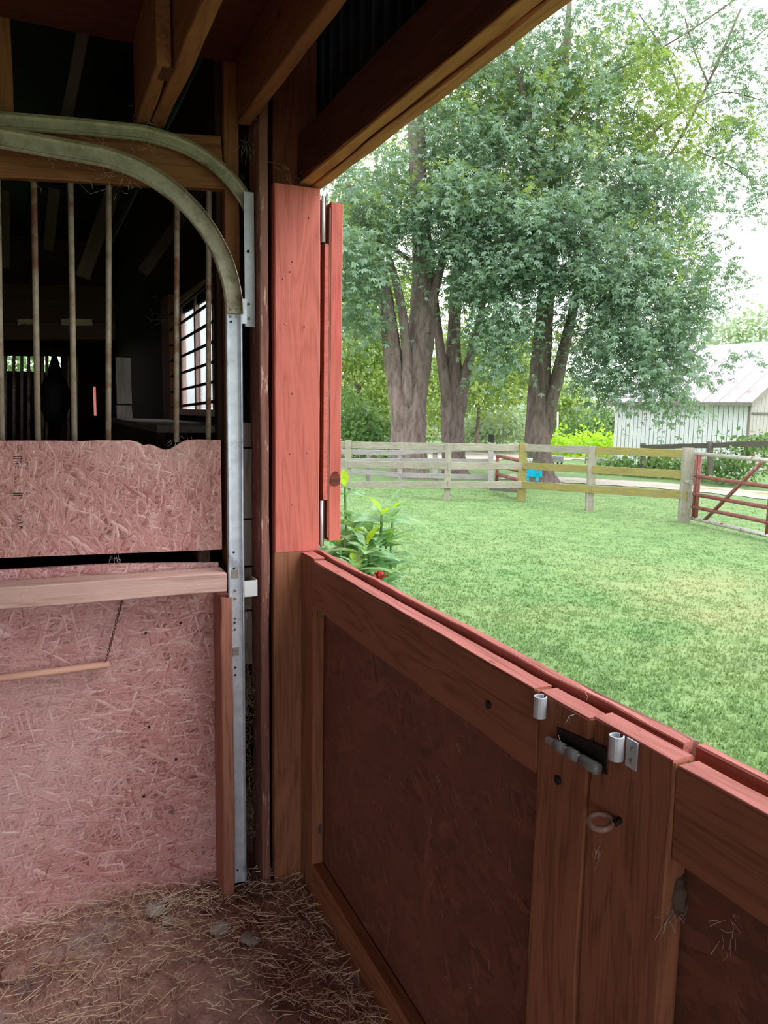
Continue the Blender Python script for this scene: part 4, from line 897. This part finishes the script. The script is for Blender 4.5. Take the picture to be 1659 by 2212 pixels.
bush('pale_bush', 'pale grey-green bush left of the leaning maple', 'bush', [(1080, 905, 60, 28, 40, 2, 240), (1040, 915, 40, 25, 41, 1.5, 120), (1120, 890, 40, 40, 42, 1.5, 150)], M['leaf_far'], PD(1080, 940, 40), None, 0.24, seed=34)
bush('round_bush', 'round clipped green bush near the white shed', 'bush', [(1265, 925, 30, 24, 46, 1.4, 240)], M['leaf_bush'], PD(1265, 950, 46), None, 0.2, seed=35)
bush('yellow_tree', 'small yellow-green tree behind the round bush', 'tree', [(1220, 890, 32, 46, 52, 1.6, 200), (1225, 850, 25, 30, 52, 1.4, 110)], M['leaf_lit'], PD(1222, 945, 52), ([(1222, 945, 7), (1221, 900, 5), (1221, 860, 3)], 52), 0.28, seed=36)
bush('dark_bush', 'olive bush against the end of the white shed', 'bush', [(1300, 910, 22, 36, 48, 1.4, 170)], M['leaf_bush'], PD(1300, 950, 48), None, 0.24, seed=37)
far_tags = ['hazy tree row behind the twin maple', 'hazy distant tree between the first maples', 'hazy distant tree between the second and third maples', 'distant tree beyond the leaning maple', 'distant tree over the end of the shed', 'hazy tree rising above the shed roof', 'tall hazy tree at the picture edge over the shed roof', 'hazy distant tree behind the drive', 'pale hazy tree beyond the yellow tree']
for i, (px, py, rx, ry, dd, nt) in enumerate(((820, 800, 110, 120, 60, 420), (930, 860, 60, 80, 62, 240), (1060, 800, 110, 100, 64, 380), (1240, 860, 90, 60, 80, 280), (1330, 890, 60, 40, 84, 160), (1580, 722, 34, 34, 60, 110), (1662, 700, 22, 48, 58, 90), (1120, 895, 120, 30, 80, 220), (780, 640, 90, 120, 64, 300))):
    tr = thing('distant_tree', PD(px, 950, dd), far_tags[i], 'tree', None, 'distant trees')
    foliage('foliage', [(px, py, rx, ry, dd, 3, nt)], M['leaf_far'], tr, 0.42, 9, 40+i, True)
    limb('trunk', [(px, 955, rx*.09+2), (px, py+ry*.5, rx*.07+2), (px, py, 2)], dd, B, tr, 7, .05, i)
rp = onY(205, 866, 10.4); tag(abox('red_post', rp[0]-.25, rp[0]+.25, 10.35, 10.45, -0.1, 2.6, M['paint']), 'lit red post glimpsed through the narrow slit in the far wall', 'post')
hb = thing('hedge_bush', (-0.5, 13.5, 0), 'leafy hedge glimpsed through the opening at the far end of the barn', 'bush')
foliage('foliage', [(40, 850, 100, 130, 12.0, .8, 420)], M['leaf_bush'], hb, 0.12, 9, 90, True)
tube('stem', [(-0.5, 13.5, -0.1), (-0.5, 13.5, 1.5)], 0.05, B, hb, 8)
# garden patch, weeds at the shed foot
gp = foliage('garden_leaves', [(1225, 953, 40, 8, 40, 3, 160), (1290, 952, 40, 9, 40, 3, 200)], M['dahlia_new'], None, 0.3, 7, 60, True); tag(gp, 'bright green leafy vegetable patch before the white shed', 'vegetables', 'stuff')
wd = foliage('weeds', [(1360, 1000, 60, 12, 25.5, .8, 130), (1450, 998, 50, 14, 24.5, .8, 130), (1560, 1000, 50, 14, 23, .8, 110), (1640, 950, 34, 18, 21.5, .5, 80)], M['leaf_bush'], None, 0.16, 8, 61, True); tag(wd, 'dark leafy weeds along the foot of the shed', 'weeds', 'stuff')
# turquoise plank seat at the leaning maple
bl = thing('turquoise_bench', PD(1155, 1038, 20.0), 'small turquoise painted bench at the leaning maple', 'bench')
a, b = PD(1137, 1022, 19.9), PD(1170, 1024, 19.7); board('seat', a, b, 0.17, 0.05, M['blue'], bl, (0, 0, 1)); board('leg', PD(1161, 1026, 19.75), PD(1160, 1040, 19.75), 0.06, 0.04, M['blue'], bl, (1, 0, 0)); board('leg', PD(1140, 1026, 19.9), PD(1140, 1038, 19.9), 0.06, 0.04, M['blue'], bl, (1, 0, 0))
# things by the drive
ct = thing('yard_cart', PD(1200, 998, 29), 'small grey cart parked by the gravel drive', 'cart')
a, b = PD(1184, 991, 29), PD(1214, 992, 29); board('tray', a, b, 0.22, 0.5, M['tool'], ct, (0, 0, 1)); tube('handle', [PD(1188, 988, 29), PD(1180, 980, 29), PD(1178, 994, 29)], 0.02, M['tool'], ct, 6)
for px in (1190, 1209): ring('wheel', PD(px, 998, 28.8), 0.09, 0.03, (0.42, 0.9, 0), M['black'], ct, 12, 6)
ch = thing('lawn_chair', PD(1285, 1000, 28), 'thin dark frame chair standing on the gravel drive', 'chair')
tube('seat', [PD(1264, 992, 28), PD(1282, 990, 28), PD(1302, 992, 28)], 0.03, M['tool'], ch, 6); tube('back', [PD(1264, 1002, 28), PD(1266, 982, 28), PD(1272, 978, 28)], 0.02, M['tool'], ch, 6)
for px in (1285, 1300): tube('leg', [PD(px-4, 1004, 28), PD(px, 990, 28)], 0.016, M['tool'], ch, 6)
hp = thing('flower_pot', PD(1142, 1000, 20.2), 'white hanging pot with orange flowers at the mossy post', 'planter')
tube('pot', [PD(1143, 990, 20.2), PD(1143, 1000, 20.2)], [0.1, 0.07], M['far_white'], hp, 10); foliage('blooms', [(1145, 984, 16, 5, 20.1, .2, 16)], M['leaf_bush'], hp, 0.08, 5, 70, True)
pl_ = tube('light_pole', [PD(1204, 950, 44), PD(1205, 890, 44)], 0.05, M['far_white'], None, 8); tag(pl_, 'thin pale pole behind the leaning maple', 'pole')
wfn = thing('white_fence', PD(780, 985, 40), 'distant white rail fence seen through the near rails', 'fence')
for y_ in (978, 988): board('rail', PD(700, y_, 40), PD(830, y_, 40), 0.09, 0.04, M['far_white'], wfn, (0, 0, 1))
for px in (720, 755, 778, 800, 825): board('post', PD(px, 996, 40), PD(px, 974, 40), 0.12, 0.1, M['far_white'], wfn, (1, 0, 0))
gfn = thing('pasture_gate', PD(935, 945, 48), 'distant pasture gate seen between the first two maples', 'gate')
for y_ in (928, 936, 944): tube('rail_tube', [PD(918, y_, 48), PD(958, y_, 48)], 0.035, M['fence_grey'], gfn, 6)
for px in (919, 940, 957): tube('upright_tube', [PD(px, 948, 48), PD(px, 925, 48)], 0.035, M['fence_grey'], gfn, 6)

# ---- dahlia outside the door
dh = thing('dahlia_plant', (1.25, 3.2, 0.0), 'tall leafy dahlia plant with red bloom outside the half door', 'plant')
heads = [(745, 1050, 3.55), (825, 1110, 3.3), (765, 1125, 3.5), (790, 1180, 3.2), (770, 1215, 3.1), (740, 1170, 3.4), (835, 1165, 3.35), (850, 1100, 3.45), (800, 1150, 3.3)]
LV, LF = [], []
prof = [(0, 0.0, 0), (.15, .10, .0), (.35, .19, .02), (.55, .20, .03), (.78, .12, .0), (1.0, 0.0, -.08)]
V = []
for x, w_, z in prof: V += [(x, w_, z+w_*.25), (x, 0, z), (x, -w_, z+w_*.25)]
Fc = []
for i in range(len(prof)-1):
    a_ = 3*i; Fc += [(a_, a_+3, a_+4, a_+1), (a_+1, a_+4, a_+5, a_+2)]
leafmesh = {}
for k in ('dahlia', 'dahlia_new'):
    me = bpy.data.meshes.new('leaf'); me.from_pydata(V, [], Fc); me.materials.append(M[k]); me.polygons.foreach_set('use_smooth', [True]*len(me.polygons)); leafmesh[k] = me
def add_leaf(p, az, el, s, k):
    o = bpy.data.objects.new('leaf', leafmesh[k])
    X = Vector((math.cos(az)*math.cos(el), math.sin(az)*math.cos(el), math.sin(el))); Yv = Vector((-math.sin(az), math.cos(az), random.uniform(-.3, .3))).normalized(); Zv = X.cross(Yv).normalized(); Yv = Zv.cross(X)
    o.matrix_basis = Matrix(((X.x*s, Yv.x*s, Zv.x*s, p[0]), (X.y*s, Yv.y*s, Zv.y*s, p[1]), (X.z*s, Yv.z*s, Zv.z*s, p[2]), (0, 0, 0, 1))); put(o, dh)
for i, (px, py, dd) in enumerate(heads):
    p = PD(px, py, dd); root = np.array([p[0]*.6+1.25*.4, p[1]*.6+3.2*.4, -0.02])
    tube('stem', spline([root, root*.5+p*.5+np.array([.03, .02, .05]), p], 4), 0.006, M['dahlia'], dh, 7)
    for k in range(5): add_leaf(p+np.array([0, 0, random.uniform(-.02, .01)]), k*1.256+i+random.uniform(-.3, .3), random.uniform(.1, .9), random.uniform(.07, .12), 'dahlia_new' if k % 2 else 'dahlia')
    for j in range(5):
        q_ = root*(.08*j+.03)+p*(1-.08*j-.03)
        for k in range(5): add_leaf(q_, k*1.26+j*.8+i+random.uniform(-.3, .3), random.uniform(-.25, .5), random.uniform(.13, .2), 'dahlia')
p = PD(820, 1243, 2.95)
fl = lump('flower', p, 0.016, M['petal'], dh, 3); tag(fl, 'deep red dahlia bloom')
for k in range(14):
    a_ = k*2.4; rr_ = 0.006+0.0011*k; V = [(p[0]+rr_*math.cos(a_), p[1]+rr_*math.sin(a_), p[2]+.012-.001*k), (p[0]+(rr_+.011)*math.cos(a_+.25), p[1]+(rr_+.011)*math.sin(a_+.25), p[2]+.018-.0012*k), (p[0]+(rr_+.016)*math.cos(a_), p[1]+(rr_+.016)*math.sin(a_), p[2]+.012-.0015*k), (p[0]+(rr_+.011)*math.cos(a_-.25), p[1]+(rr_+.011)*math.sin(a_-.25), p[2]+.018-.0012*k)]
    mesh_obj('petal', V, [(0, 1, 2, 3)], M['petal'], fl)
tube('stem', spline([(1.15, 2.75, 0), (1.12, 2.7, .6), p-np.array([0, 0, .01])], 4), 0.005, M['dahlia'], dh, 7)
